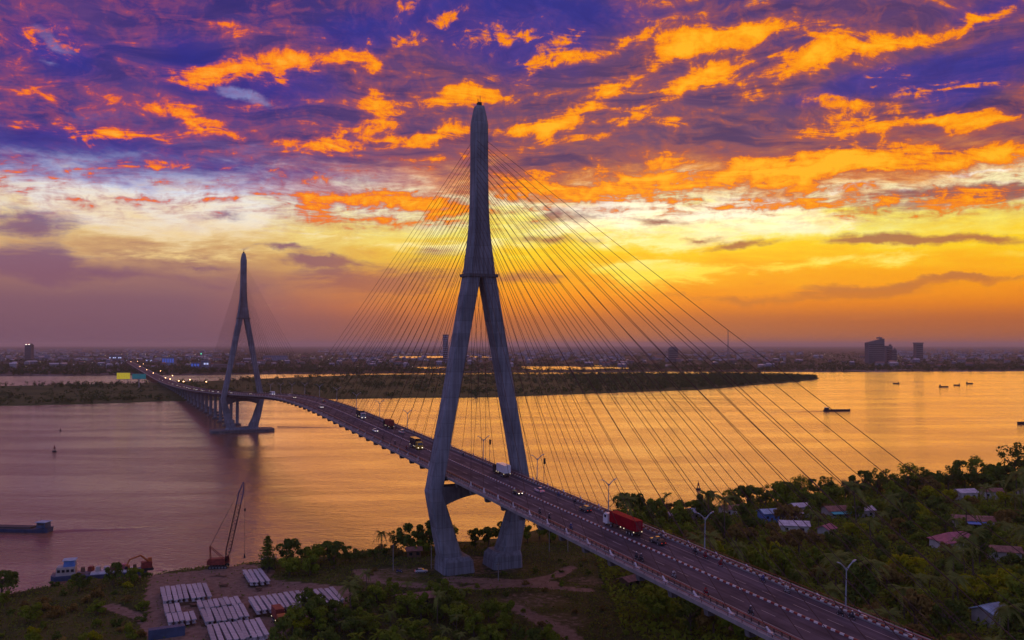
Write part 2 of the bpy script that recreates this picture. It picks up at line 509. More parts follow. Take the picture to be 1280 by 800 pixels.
# worn road: wheel tracks and patches run along the lanes
_k = NT(MAT['asphalt'].node_tree)
_p = _k.n['Principled BSDF']
_old = _p.inputs['Base Color'].links[0].from_socket
_tc = _k.node('ShaderNodeTexCoord')
_mp = _k.node('ShaderNodeMapping')
_mp.inputs['Scale'].default_value = (0.012, 0.9, 0.0)
_k.put(_mp.inputs['Vector'], _tc.outputs['Object'])
_tr = _k.sstep(_k.noise(_mp.outputs[0], 1.0, 4, 0.6).outputs['Fac'], 0.3, 0.7, 0.72, 1.3)
_mp2 = _k.node('ShaderNodeMapping')
_mp2.inputs['Scale'].default_value = (0.05, 0.28, 0.0)
_k.put(_mp2.inputs['Vector'], _tc.outputs['Object'])
_pt = _k.sstep(_k.noise(_mp2.outputs[0], 1.0, 2, 0.5).outputs['Fac'], 0.58, 0.62, 1.0, 0.84)
_h = _k.node('ShaderNodeHueSaturation')
_k.put(_h.inputs['Color'], _old)
_k.put(_h.inputs['Value'], _k.math('MULTIPLY', _tr, _pt))
_k.put(_p.inputs['Base Color'], _h.outputs[0])
mat('paint_white', (0.62, 0.58, 0.58), 0.6, 0.2, 1.0)
mat('paint_worn', (0.26, 0.24, 0.25), 0.7, 0.3, 0.5)
mat('rail_red', (0.22, 0.030, 0.035), 0.55, 0.25, 1.0)
mat('rail_dark', (0.06, 0.035, 0.04), 0.5, 0.25, 1.0)
mat('cable', (0.060, 0.026, 0.020), 0.7, 0.1, 0.3)
mat('steel', (0.16, 0.17, 0.19), 0.45, 0.2, 1.0, metal=0.3)
mat('lamp_pole', (0.30, 0.34, 0.40), 0.45, 0.12, 1.0, metal=0.2)
mat('dark', (0.02, 0.02, 0.022), 0.6, 0.2, 2.0)
mat('rubber', (0.018, 0.018, 0.018), 0.85, 0.1, 3.0)
mat('glass', (0.02, 0.025, 0.03), 0.08, 0.05, 1.0, spec=0.8)
mat('white_paint', (0.68, 0.68, 0.72), 0.35, 0.08, 0.8)
mat('silver', (0.42, 0.42, 0.46), 0.3, 0.06, 0.8, metal=0.4)
mat('car_black', (0.022, 0.022, 0.028), 0.25, 0.1, 0.8, spec=0.6)
mat('car_rose', (0.62, 0.42, 0.50), 0.3, 0.06, 0.8)
mat('red_box', (0.30, 0.008, 0.018), 0.75, 0.22, 0.5, spec=0.08)
mat('orange_paint', (0.40, 0.12, 0.025), 0.5, 0.2, 0.8)
mat('boom_paint', (0.05, 0.022, 0.022), 0.6)
mat('rust_red', (0.20, 0.035, 0.025), 0.7, 0.35, 0.9)
mat('blue_paint', (0.035, 0.055, 0.17), 0.5, 0.25, 0.8)
mat('hull_blue', (0.045, 0.07, 0.14), 0.6, 0.3, 0.4)
mat('hull_dark', (0.035, 0.03, 0.035), 0.6, 0.3, 0.4)
mat('yellow_paint', (0.55, 0.34, 0.03), 0.5, 0.15, 0.8)
mat('wood', (0.13, 0.075, 0.045), 0.85, 0.35, 0.9)
mat('bark', (0.10, 0.072, 0.055), 0.9, 0.3, 1.5)
mat('skin', (0.33, 0.19, 0.13), 0.6, 0.1, 3.0)
mat('shirt_dark', (0.05, 0.05, 0.07), 0.9, 0.2, 3.0)
mat('shirt_red', (0.26, 0.03, 0.03), 0.9, 0.2, 3.0)
mat('shirt_blue', (0.06, 0.08, 0.26), 0.9, 0.2, 3.0)
mat('shirt_pale', (0.48, 0.46, 0.48), 0.9, 0.2, 3.0)
mat('tarp_blue', (0.09, 0.20, 0.50), 0.6, 0.2, 0.6)
mat('wall_pale', (0.46, 0.42, 0.40), 0.85, 0.2, 0.5, objvar=0.2)
mat('wall_teal', (0.06, 0.42, 0.45), 0.8, 0.15, 0.5)
mat('roof_pink', (0.36, 0.12, 0.15), 0.75, 0.25, 0.6)
mat('roof_rust', (0.24, 0.12, 0.095), 0.8, 0.4, 0.5)
mat('roof_zinc', (0.48, 0.46, 0.50), 0.5, 0.3, 0.5, metal=0.1)
mat('roof_bluegrey', (0.26, 0.38, 0.50), 0.5, 0.3, 0.5)
mat('foam', (0.5, 0.45, 0.4), 0.7, 0.3, 0.3)
mat('lamp_warm', (0.6, 0.4, 0.2), 0.5, 0, 1, emit=(1.0, 0.52, 0.22), emit_s=10.0)
mat('lamp_white', (0.6, 0.6, 0.6), 0.5, 0, 1, emit=(1.0, 0.86, 0.66), emit_s=2.5)
mat('tail_light', (0.3, 0.02, 0.02), 0.5, 0, 1, emit=(1.0, 0.06, 0.03), emit_s=0.35)
mat('marker_light', (0.6, 0.6, 0.5), 0.5, 0, 1, emit=(1.0, 0.80, 0.5), emit_s=0.9)
mat('lit_blue', (0.1, 0.15, 0.5), 0.5, 0, 1, emit=(0.10, 0.22, 1.0), emit_s=0.22)
mat('lit_cool', (0.5, 0.5, 0.6), 0.5, 0, 1, emit=(0.55, 0.62, 1.0), emit_s=0.8)
mat('lit_green', (0.1, 0.5, 0.3), 0.5, 0, 1, emit=(0.15, 0.9, 0.45), emit_s=1.2)
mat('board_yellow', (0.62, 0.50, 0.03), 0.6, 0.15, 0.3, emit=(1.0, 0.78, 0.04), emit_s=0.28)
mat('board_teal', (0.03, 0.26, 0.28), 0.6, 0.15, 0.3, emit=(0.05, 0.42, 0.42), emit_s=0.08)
leaf_mat('leaf_dark', (0.058, 0.095, 0.020), (0.150, 0.200, 0.034))
leaf_mat('leaf_mid', (0.096, 0.145, 0.018), (0.240, 0.300, 0.030))
leaf_mat('leaf_olive', (0.150, 0.105, 0.034), (0.270, 0.200, 0.050))
leaf_mat('leaf_lime', (0.220, 0.260, 0.012), (0.380, 0.390, 0.018), 0.45)
leaf_mat('leaf_palm', (0.095, 0.135, 0.034), (0.240, 0.275, 0.070))
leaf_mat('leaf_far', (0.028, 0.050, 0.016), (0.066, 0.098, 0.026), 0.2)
leaf_mat('leaf_grass', (0.080, 0.115, 0.020), (0.175, 0.205, 0.036), 0.3)

# ---------------------------------------------------------------- where things stand (metres; camera above the origin, +Y is upriver to the sunset)
TH = 0.44404
NEAR = Vector((-11.6, 306.5))
BU = Vector((math.sin(TH), -math.cos(TH)))          # along the bridge, towards the near bank
BV = Vector((math.cos(TH), math.sin(TH)))           # across the bridge
MID = NEAR - 275 * BU
BROT = TH - math.pi / 2


def zdeck(s):
    a = abs(s)
    kk, Lc = 0.000227, 95.0
    if a < Lc:
        return 44.4 - kk * a * a
    z = 44.4 - kk * Lc * Lc - 2 * kk * Lc * (a - Lc)
    if s < -275:
        t = min(-275 - s, 1217.0)
        z = 34.6 - 0.0431 * t + 1.77e-5 * t * t
    return z


def bp(s, o, dz=0.0):
    p = MID + BU * s + BV * o
    return Vector((p.x, p.y, zdeck(s) + dz))


def bridge_so(x, y):
    d = Vector((x, y)) - MID
    return d.dot(BU), d.dot(BV)


SHX = [-600, -300, -163, -152, -136, -120, -105, -85, -67, -53, -37, 3, 52, 92, 148, 216, 302, 450, 900]
SHY = [120, 220, 279, 288, 298, 305, 316, 323, 332, 338, 341, 369, 403, 419, 449, 480, 512, 560, 700]


def shore_y(x):
    return np.interp(x, SHX, SHY) + 2.2 * np.sin(np.asarray(x) * 0.21) + 1.3 * np.sin(np.asarray(x) * 0.53 + 1)


def ground_z(x, y):
    d = shore_y(x) - y
    z = np.clip(d * 0.30, -1.5, 2.0)
    return z + 0.25 * np.sin(x * 0.11 + 1) * np.cos(y * 0.09) * np.clip(d / 12, 0, 1)

# ================================================================ the setting
def sheet(name, xs, ys, zf, m, attr=None):
    X, Y = np.meshgrid(xs, ys)
    Z = zf(X, Y)
    nx, ny = len(xs), len(ys)
    V = np.stack([X, Y, Z], -1).reshape(-1, 3)
    idx = np.arange(nx * ny).reshape(ny, nx)
    F = np.stack([idx[:-1, :-1], idx[:-1, 1:], idx[1:, 1:], idx[1:, :-1]], -1).reshape(-1, 4)
    me = bpy.data.meshes.new(name)
    me.from_pydata(V.tolist(), [], F.tolist())
    me.materials.append(m)
    me.polygons.foreach_set('use_smooth', [True] * len(me.polygons))
    if attr is not None:
        a = me.attributes.new('earth', 'FLOAT', 'POINT')
        a.data.foreach_set('value', attr(X, Y).astype(np.float32).ravel())
    me.update()
    o = bpy.data.objects.new(name, me)
    col.objects.link(o)
    o['kind'] = 'structure'
    return o


def strip_sheet(name, xs, y0, y1, z, m, n=6, edge=2.0):
    """land between a front and a back shoreline"""
    xs = np.asarray(xs, float)
    mb_v, mb_f = [], []
    f = np.asarray(y0, float)
    b = np.asarray(y1, float)
    rows = [(-14, -0.6), (0, 0.1), (12, z)]
    R_ = []
    for d, zz in rows:
        R_.append([(x, yy + d, zz) for x, yy in zip(xs, f)])
    for q in range(1, n):
        R_.append([(x, yf + 12 + (yb - yf - 24) * q / n, z + 0.5 * math.sin(x * 0.01 + q)) for x, yf, yb in zip(xs, f, b)])
    for d, zz in ((-12, z), (0, 0.1), (14, -0.6)):
        R_.append([(x, yy + d, zz) for x, yy in zip(xs, b)])
    nx = len(xs)
    V = [p for r in R_ for p in r]
    F = [(i * nx + j, i * nx + j + 1, (i + 1) * nx + j + 1, (i + 1) * nx + j) for i in range(len(R_) - 1) for j in range(nx - 1)]
    me = bpy.data.meshes.new(name)
    me.from_pydata(V, [], F)
    me.materials.append(m)
    me.update()
    o = bpy.data.objects.new(name, me)
    col.objects.link(o)
    o['kind'] = 'structure'
    return o


def water_material():
    m = bpy.data.materials.new('river_water')
    m.use_nodes = True
    k = NT(m.node_tree)
    p = k.n['Principled BSDF']
    g = k.node('ShaderNodeNewGeometry')
    pos = g.outputs['Position']
    p.inputs['Base Color'].default_value = (0.25, 0.125, 0.070, 1)
    p.inputs['IOR'].default_value = 1.45
    p.inputs['Specular Tint'].default_value = (1.0, 0.70, 0.44, 1)
    p.inputs['Specular IOR Level'].default_value = 0.62
    big = k.noise(pos, 0.006, 4, 0.6).outputs['Fac']
    k.put(p.inputs['Roughness'], k.sstep(big, 0.35, 0.65, 0.07, 0.14))
    mp = k.node('ShaderNodeMapping')
    mp.inputs['Rotation'].default_value = (0, 0, R(24))
    mp.inputs['Scale'].default_value = (0.55, 1.5, 1.0)
    k.put(mp.inputs['Vector'], pos)
    w1 = k.noise(mp.outputs[0], 0.075, 4, 0.55, 0.5).outputs['Fac']
    w2 = k.noise(mp.outputs[0], 0.42, 4, 0.6, 0.3).outputs['Fac']
    h = k.math('ADD', k.math('MULTIPLY', w1, 1.4), k.math('MULTIPLY', w2, 0.90))
    b = k.node('ShaderNodeBump')
    mq = k.node('ShaderNodeMapping')
    mq.inputs['Rotation'].default_value = (0, 0, R(14))
    mq.inputs['Scale'].default_value = (0.35, 1.6, 1.0)
    k.put(mq.inputs['Vector'], pos)
    gust = k.noise(mq.outputs[0], 0.012, 5, 0.62, 0.8).outputs['Fac']
    k.put(b.inputs['Strength'], k.sstep(gust, 0.36, 0.64, 0.22, 0.62))
    b.inputs['Distance'].default_value = 1.0
    k.put(b.inputs['Height'], h)
    k.put(p.inputs['Normal'], b.outputs[0])
    return m


WATER = water_material()


def ground_material(name, grass_a, grass_b, dirt_a, dirt_b, use_attr=True, s=0.06):
    m = bpy.data.materials.new(name)
    m.use_nodes = True
    k = NT(m.node_tree)
    p = k.n['Principled BSDF']
    p.inputs['Roughness'].default_value = 0.95
    p.inputs['Specular IOR Level'].default_value = 0.1
    g = k.node('ShaderNodeNewGeometry')
    pos = g.outputs['Position']
    n1 = k.noise(pos, s, 6, 0.62).outputs['Fac']
    n2 = k.noise(pos, s * 9, 5, 0.65).outputs['Fac']
    gr = k.mix(k.sstep(n1, 0.35, 0.65), (*grass_a, 1), (*grass_b, 1))
    dt = k.mix(k.sstep(n2, 0.3, 0.7), (*dirt_a, 1), (*dirt_b, 1))
    if use_attr:
        at = k.node('ShaderNodeAttribute', attribute_name='earth')
        f = k.math('ADD', at.outputs['Fac'], k.math('MULTIPLY', k.math('SUBTRACT', n2, 0.5), 0.9))
        f = k.sstep(f, 0.32, 0.68)
    else:
        f = k.sstep(k.math('ADD', k.math('MULTIPLY', n1, 0.5), k.math('MULTIPLY', n2, 0.5)), 0.50, 0.62)
    k.put(p.inputs['Base Color'], k.mix(f, gr, dt))
    b = k.node('ShaderNodeBump')
    b.inputs['Strength'].default_value = 0.6
    b.inputs['Distance'].default_value = 0.6
    k.put(b.inputs['Height'], n2)
    k.put(p.inputs['Normal'], b.outputs[0])
    return m


GROUND = ground_material('bank_ground', (0.034, 0.044, 0.014), (0.085, 0.082, 0.026), (0.150, 0.100, 0.075), (0.240, 0.170, 0.130))
FIELD = ground_material('island_fields', (0.034, 0.054, 0.018), (0.066, 0.092, 0.028), (0.056, 0.062, 0.028), (0.080, 0.078, 0.040), False, 0.012)
PLAIN = ground_material('far_plain', (0.024, 0.026, 0.022), (0.044, 0.046, 0.034), (0.09, 0.085, 0.09), (0.18, 0.17, 0.18), False, 0.0012)

# river: one sheet that reaches the horizon
xs = np.concatenate([-np.geomspace(60000, 200, 24), np.linspace(-180, 180, 7), np.geomspace(200, 60000, 24)])
ys = np.concatenate([np.linspace(-2000, 200, 6), np.geomspace(260, 60000, 40)])
river = sheet('river', xs, ys, lambda X, Y: X * 0.0, WATER)

# near bank
YARD = [(-122, 296), (-96, 310), (-84, 312), (-80, 292), (-50, 281), (-48, 262), (-62, 244), (-60, 210), (-90, 205), (-98, 240), (-112, 268)]
PATHS = [([(-14, 282), (2, 286), (15, 296), (20, 306)], 1.7), ([(-14, 281), (3, 284), (24, 279)], 1.5), ([(0, 262), (14, 240), (22, 215)], 1.6),
         ([(-52, 303), (-46, 290), (-34, 285), (-20, 284)], 2.0), ([(-20, 292), (-2, 288), (12, 286)], 2.4), ([(40, 268), (62, 240)], 1.0), ([(-120, 262), (-104, 250), (-96, 236)], 1.5)]
CLEAR = [(-12, 306, 26, 14), (-40, 300, 18, 13), (6, 268, 17, 12), (14, 248, 12, 12), (26, 290, 12, 8), (-16, 318, 22, 9)]


def in_poly(X, Y, poly):
    r = np.zeros(X.shape, bool)
    n = len(poly)
    for i in range(n):
        x0, y0 = poly[i]
        x1, y1 = poly[(i + 1) % n]
        c = ((y0 > Y) != (y1 > Y)) & (X < (x1 - x0) * (Y - y0) / (y1 - y0 + 1e-9) + x0)
        r ^= c
    return r


def seg_dist(X, Y, pts):
    d = np.full(X.shape, 1e9)
    for (x0, y0), (x1, y1) in zip(pts[:-1], pts[1:]):
        t = np.clip(((X - x0) * (x1 - x0) + (Y - y0) * (y1 - y0)) / ((x1 - x0) ** 2 + (y1 - y0) ** 2), 0, 1)
        d = np.minimum(d, np.hypot(X - x0 - t * (x1 - x0), Y - y0 - t * (y1 - y0)))
    return d


def earth(X, Y):
    a = np.where(in_poly(X, Y, YARD), 0.95, 0.0)
    for cx, cy, rx, ry in CLEAR:
        a = np.maximum(a, 0.44 * np.clip(1.6 - 1.3 * np.hypot((X - cx) / rx, (Y - cy) / ry), 0, 1))
    for pts, w in PATHS:
        a = np.maximum(a, np.clip(1.5 - seg_dist(X, Y, pts) / w * 0.7, 0, 1))
    sd = shore_y(X) - Y
    a = np.maximum(a, np.where(sd < 3, 0.9, 0.0))
    return a


near_bank = sheet('near_bank', np.arange(-420, 640, 2.0), np.arange(40, 720, 2.0), ground_z, GROUND, earth)

# island across the main channel
IX = [-2600, -1400, -1000, -672, -561, -477, -400, -282, -140, 0, 80, 160, 240, 308, 420, 521, 625, 690, 730]
IF = [900, 1040, 1100, 1147, 1178, 1250, 1272, 1285, 1310, 1341, 1395, 1452, 1495, 1529, 1650, 1778, 1894, 1985, 2080]
IB = [1500, 1560, 1640, 1860, 2060, 2190, 2270, 2320, 2340, 2340, 2350, 2360, 2370, 2375, 2380, 2370, 2330, 2270, 2150]
xi = np.arange(-2600, 731, 10.0)
ifr = np.interp(xi, IX, IF) + 6 * np.sin(xi * 0.031) + 3 * np.sin(xi * 0.11)
ibk = np.interp(xi, IX, IB) + 8 * np.sin(xi * 0.02 + 2) + 4 * np.sin(xi * 0.07)
island = strip_sheet('island', xi, ifr, ibk, 1.6, FIELD)

# far shore and plain up to the horizon
FX = [-60000, -3000, -1310, -857, -650, -300, 0, 500, 870, 1548, 4000, 60000]
FY = [1200, 2150, 2233, 2290, 2370, 2440, 2500, 2590, 2560, 2639, 2900, 6000]
xf = np.concatenate([-np.geomspace(60000, 2600, 16), np.arange(-2500, 2501, 25.0), np.geomspace(2600, 60000, 16)])
fy = np.interp(xf, FX, FY) + np.where(np.abs(xf) < 2550, 9 * np.sin(xf * 0.017) + 5 * np.sin(xf * 0.06), 0)
far_plain = strip_sheet('far_plain', xf, fy, np.full_like(fy, 60000), 2.0, PLAIN, n=40)


def lagoon(name, cx, cy, rx, ry, z=2.9):
    mb = MB()
    n = 40
    ring = []
    for q in range(n):
        t = 2 * math.pi * q / n
        r = 1 + 0.22 * math.sin(3 * t + cx) + 0.14 * math.sin(7 * t + cy)
        ring.append((cx + rx * r * math.cos(t), cy + ry * r * math.sin(t), z))
    mb.add(ring, [tuple(range(n))])
    o = mb.build(name, WATER)
    o['kind'] = 'structure'
    return o


lagoon('lagoon', 190, 2900, 170, 190)
lagoon('lagoon', -470, 5500, 300, 380)
lagoon('lagoon', -270, 2950, 60, 110)
lagoon('pond', 330, 3200, 40, 100)

# ================================================================ the bridge
bridge = empty('cable_stayed_bridge', (MID.x, MID.y, 0), BROT)
tag(bridge, 'long concrete cable-stayed bridge with two inverted Y towers over the river', 'bridge')

S0, S1 = -3600.0, 760.0
SS = np.concatenate([np.arange(S0, -1500, 60.0), np.arange(-1500, S1 + 1, 10.0)])


def sweep(name, prof, m, s0=S0, s1=S1, parent=bridge, closed=True, smooth=False):
    """profile in (offset across, height above the road) swept along the deck"""
    mb = MB()
    rings = []
    for s in SS:
        if s0 - 0.01 <= s <= s1 + 0.01:
            z = zdeck(s)
            rings.append([(s, o, z + h) for o, h in prof])
    mb.loft(rings, 0, True, closed)
    return mb.build(name, m, parent, smooth)


def pair(prof):
    return [(-o, h) for o, h in reversed(prof)]


girder = sweep('girder', [(-13.0, -0.02), (13.0, -0.02), (13.0, -0.45), (9.6, -0.85), (7.2, -2.7), (-7.2, -2.7), (-9.6, -0.85), (-13.0, -0.45)], MAT['concrete_light'])
road = sweep('carriageway', [(-10.3, -0.01), (10.3, -0.01), (10.3, 0.04), (-10.3, 0.04)], MAT['asphalt'])
for sg in (-1, 1):
    k_ = [(sg * 10.32, -0.01), (sg * 10.72, -0.01), (sg * 10.72, 0.30), (sg * 10.32, 0.30)]
    sweep('kerb', k_, MAT['concrete_light'], -1500)
    sweep('deck_edge_beam', [(sg * 12.62, -0.01), (sg * 13.04, -0.01), (sg * 13.04, 0.40), (sg * 12.62, 0.40)], MAT['concrete_light'], -1500)
    # solid line that separates the motorbike lane
    sweep('edge_line', [(sg * 7.75, 0.03), (sg * 7.95, 0.03), (sg * 7.95, 0.046), (sg * 7.75, 0.046)], MAT['paint_worn'], -1200, parent=road)

# dashes between the lanes
mb = MB()
for s in np.arange(-900, 700, 9.0):
    for o in (-3.9, 4.3):
        a, b = zdeck(s) + 0.045, zdeck(s + 4) + 0.045
        mb.add([(s, o - .09, a), (s + 4, o - .09, b), (s + 4, o + .09, b), (s, o + .09, a)], [(0, 1, 2, 3)])
tag(mb.build('lane_dash', MAT['paint_worn'], road, fix=False), kind='stuff')

# median of short red and white blocks
for colr, ph in (('paint_white', 0.0), ('rail_red', 1.05)):
    mb = MB()
    for s in np.arange(-330, 620, 2.1):
        sc_ = s + ph
        mb.box((sc_ + 0.5, 0.7, zdeck(sc_) + 0.20), (1.02, 0.34, 0.34), 0, 0, (1.0, 0.6))
    o = mb.build('median_block', MAT[colr], bridge, fix=False)
    tag(o, 'white painted median blocks' if ph == 0 else 'red painted median blocks', kind='stuff')
# painted blocks along the foot of both guard rails
for colr, ph in (('paint_white', 0.0), ('rail_red', 1.0)):
    mb = MB()
    for s in np.arange(230, 620, 2.0):
        sc_ = s + ph
        for o in (10.52,):
            mb.box((sc_ + 0.5, o, zdeck(sc_) + 0.44), (0.98, 0.26, 0.30))
    o = mb.build('kerb_block', MAT[colr], bridge, fix=False)
    tag(o, 'white painted kerb blocks' if ph == 0 else 'red painted kerb blocks', kind='stuff')

# guard rails: posts and two rails each side, and the outer handrail
for sg in (-1, 1):
    sweep('guard_rail', [(sg * 10.50, 1.02), (sg * 10.64, 1.02), (sg * 10.64, 1.16), (sg * 10.50, 1.16)], MAT['rail_red'], -1200)
    sweep('guard_rail', [(sg * 10.50, 0.68), (sg * 10.60, 0.68), (sg * 10.60, 0.78), (sg * 10.50, 0.78)], MAT['rail_dark'], -1200)
    sweep('handrail', [(sg * 12.74, 0.86), (sg * 12.82, 0.86), (sg * 12.82, 0.94), (sg * 12.74, 0.94)], MAT['rail_red'], -1200)
    mb = MB()
    for s in np.arange(-700, 620, 2.0):
        mb.box((s, sg * 10.57, zdeck(s) + 0.70), (0.20, 0.16, 0.86))
    tag(mb.build('guard_rail_post', MAT['rail_dark'], bridge, fix=False), kind='stuff')
    mb = MB()
    for s in np.arange(-700, 620, 4.0):
        mb.box((s, sg * 12.78, zdeck(s) + 0.65), (0.10, 0.10, 0.48))
    tag(mb.build('handrail_post', MAT['rail_dark'], bridge, fix=False), kind='stuff')
    # anchor brackets under the deck edge
    mb = MB()
    for s in np.arange(-531, 545, 12.0):
        mb.box((s, sg * 11.6, zdeck(s) - 1.15), (1.3, 1.5, 1.5), 0, 0, (1.0, 1.4))
    tag(mb.build('anchor_bracket', MAT['concrete_dark'], bridge, fix=False), kind='stuff')


def rect_ring(s, o, z, b, a, ch=0.28, tilt=0.0):
    """ring of a chamfered rectangular section: b along the bridge, a across; tilt leans the ring"""
    hb, ha = b / 2, a / 2
    c = ch * min(hb, ha)
    P = [(-hb + c, -ha), (hb - c, -ha), (hb, -ha + c), (hb, ha - c), (hb - c, ha), (-hb + c, ha), (-hb, ha - c), (-hb, -ha + c)]
    return [(s + x, o + y, z + y * tilt) for x, y in P]


def pylon(sp, foot_z, on_cap):
    py = empty('pylon', (sp, 0, 0))
    py.parent = bridge
    leg_path = [(foot_z, 9.5, 9.4, 8.6), (foot_z + 4, 10.5, 8.2, 7.8), (12, 12.3, 7.2, 6.9), (20, 14.4, 6.6, 6.0), (27, 16.2, 6.3, 5.1), (29.6, 16.75, 6.3, 4.9), (32, 16.35, 6.2, 4.7),
                (48, 13.4, 6.1, 4.5), (66, 10.0, 6.1, 4.5), (86, 6.3, 6.2, 4.7), (100, 3.65, 6.3, 4.9), (104.2, 2.95, 6.3, 4.9)]
    for sg in (-1, 1):
        mb = MB()
        mb.loft([rect_ring(0, sg * o, z, b, a, 0.22) for z, o, b, a in leg_path])
        mb.build('leg', MAT['concrete'], py)
        if not on_cap:
            mb = MB()
            mb.loft([rect_ring(0, sg * 9.0, 0.6, 11.2, 11.6, 0.16), rect_ring(0, sg * 9.3, 6.2, 11.0, 10.4, 0.16), rect_ring(0, sg * 9.75, 7.6, 9.6, 9.0, 0.18)])
            mb.build('footing', MAT['concrete'], py)
    # mast
    mast = [(103.4, 6.5, 10.9), (106.5, 6.4, 10.1), (110, 6.2, 9.3), (114, 6.1, 8.1), (118, 5.9, 7.2), (123, 5.8, 6.3), (128, 5.7, 5.8), (136, 5.6, 5.4), (146, 5.5, 5.2), (157.5, 5.5, 5.2), (161.0, 4.5, 4.1), (164.2, 3.3, 2.9)]
    mb = MB()
    mb.loft([rect_ring(0, 0, z, b, a, 0.30) for z, b, a in mast])
    m_ = mb.build('mast', MAT['concrete'], py)
    # horizontal collar where the legs meet, with its brackets
    mb = MB()
    mb.loft([rect_ring(0, 0, 103.6, 7.5, 12.2, 0.2), rect_ring(0, 0, 104.6, 7.6, 12.4, 0.2)])
    mb.build('collar', MAT['concrete_dark'], py)
    mb = MB()
    mb.box((0, 0, 164.9), (1.6, 1.3, 1.4))
    mb.tube([(0.3, 0.2, 165.5), (0.3, 0.2, 168.0)], 0.10)
    mb.tube([(-0.4, -0.3, 165.5), (-0.4, -0.3, 167.0)], 0.12)
    mb.build('beacon', MAT['dark'], py)
    # cross beam under the deck, arched below
    mb = MB()
    rings = []
    for o in np.linspace(-15.2, 15.2, 17):
        bot = 24.4 + 3.8 * (1 - (o / 15.2) ** 2)
        rings.append([(-3.0, o, bot), (3.0, o, bot), (3.0, o, 31.4), (-3.0, o, 31.4)])
    mb.loft(rings)
    mb.build('cross_beam', MAT['concrete_dark'], py)
    if on_cap:
        mb = MB()
        P = []
        L, Wd = 28.0, 12.0
        outl = [(-Wd, -L + 6), (-Wd + 5, -L), (Wd - 5, -L), (Wd, -L + 6), (Wd, L - 6), (Wd - 5, L), (-Wd + 5, L), (-Wd, L - 6)]
        mb.loft([[(x, y, -1.5) for x, y in outl], [(x, y, 2.3) for x, y in outl], [(x * 0.96, y * 0.98, 2.6) for x, y in outl]])
        mb.build('pile_cap', MAT['concrete_dark'], py)
        mb = MB()
        mb.loft([rect_ring(0, 0, 2.5, 12, 30, 0.3), rect_ring(0, 0, 4.6, 10.5, 27, 0.3)])
        mb.build('plinth', MAT['concrete'], py)
    # stays: two planes, twenty-one to each side
    for dirn in (-1, 1):
        for sg in (-1, 1):
            for i in range(21):
                za = 107.5 + 2.2 * i
                side = (dirn > 0) == (sp > 0)          # the anchors of the side span stand closer
                sa = dirn * (20 + (10.7 if side else 12.0) * i)
                zd_ = zdeck(sp + sa)
                hw = np.interp(za, [103, 114, 128, 150], [4.0, 3.1, 2.2, 2.0])
                mb = MB()
                top = Vector((dirn * 2.4, sg * hw, za))
                bot = Vector((sa, sg * 11.4, zd_ + 0.3))
                L_ = (top - bot).length
                pts = []
                for t in (0, 0.25, 0.5, 0.75, 1):
                    p = bot.lerp(top, t)
                    p.z -= 4 * t * (1 - t) * L_ * 0.004
                    pts.append(p)
                mb.tube(pts, 0.068, 5, 0, False)
                cb = mb.build('stay_cable', MAT['cable'], bridge, fix=False, loc=(sp, 0, 0))
                mb = MB()
                d = (pts[1] - pts[0]).normalized()
                mb.tube([bot - d * 0.3, bot + d * 1.5], [0.24, 0.18], 7)
                mb.box((bot.x, bot.y, zd_ + 0.26), (1.2, 0.6, 0.54))
                mb.build('anchor_socket', MAT['roof_zinc'], cb)
    return py


pylon(275.0, 1.5, False)
pylon(-275.0, 3.6, True)

# piers of the approach viaducts
for s in list(np.arange(-1400, -330, 44.0)) + [548.0, 592.0, 640.0]:
    z = zdeck(s) - 2.7
    pr = empty('pier', (s, 0, 0))
    pr.parent = bridge
    for sg in (-1, 1):
        mb = MB()
        mb.loft([rect_ring(0, sg * 5.2, -1.0, 2.4, 3.0, 0.4), rect_ring(0, sg * 5.2, z - 1.4, 2.2, 2.8, 0.4)])
        mb.build('column', MAT['concrete'], pr)
    mb = MB()
    mb.loft([[(-1.4, -7.2, z - 1.5), (1.4, -7.2, z - 1.5), (1.4, 7.2, z - 1.5), (-1.4, 7.2, z - 1.5)], [(-1.4, -8.4, z + 0.04), (1.4, -8.4, z + 0.04), (1.4, 8.4, z + 0.04), (-1.4, 8.4, z + 0.04)]])
    mb.build('pier_cap', MAT['concrete'], pr)
    if s > -1040:
        mb = MB()
        mb.box((0, 0, 0.2), (6.0, 17.0, 3.0))
        mb.build('pile_cap', MAT['concrete_dark'], pr)

# ================================================================ lamps and traffic on the bridge
def place_on_deck(root, s, o, toward=1, dz=0.05):
    """stand a thing on the road at (s, o); toward=+1 faces the near bank, -1 the far bank"""
    p = bp(s, o, dz)
    sl = math.atan2(zdeck(s + 4) - zdeck(s - 4), 8.0)
    ang = BROT if toward > 0 else BROT + math.pi
    m = Matrix.Translation(p) @ Matrix.Rotation(ang, 4, 'Z') @ Matrix.Rotation(-sl * toward, 4, 'Y')
    root.matrix_world = m
    return root


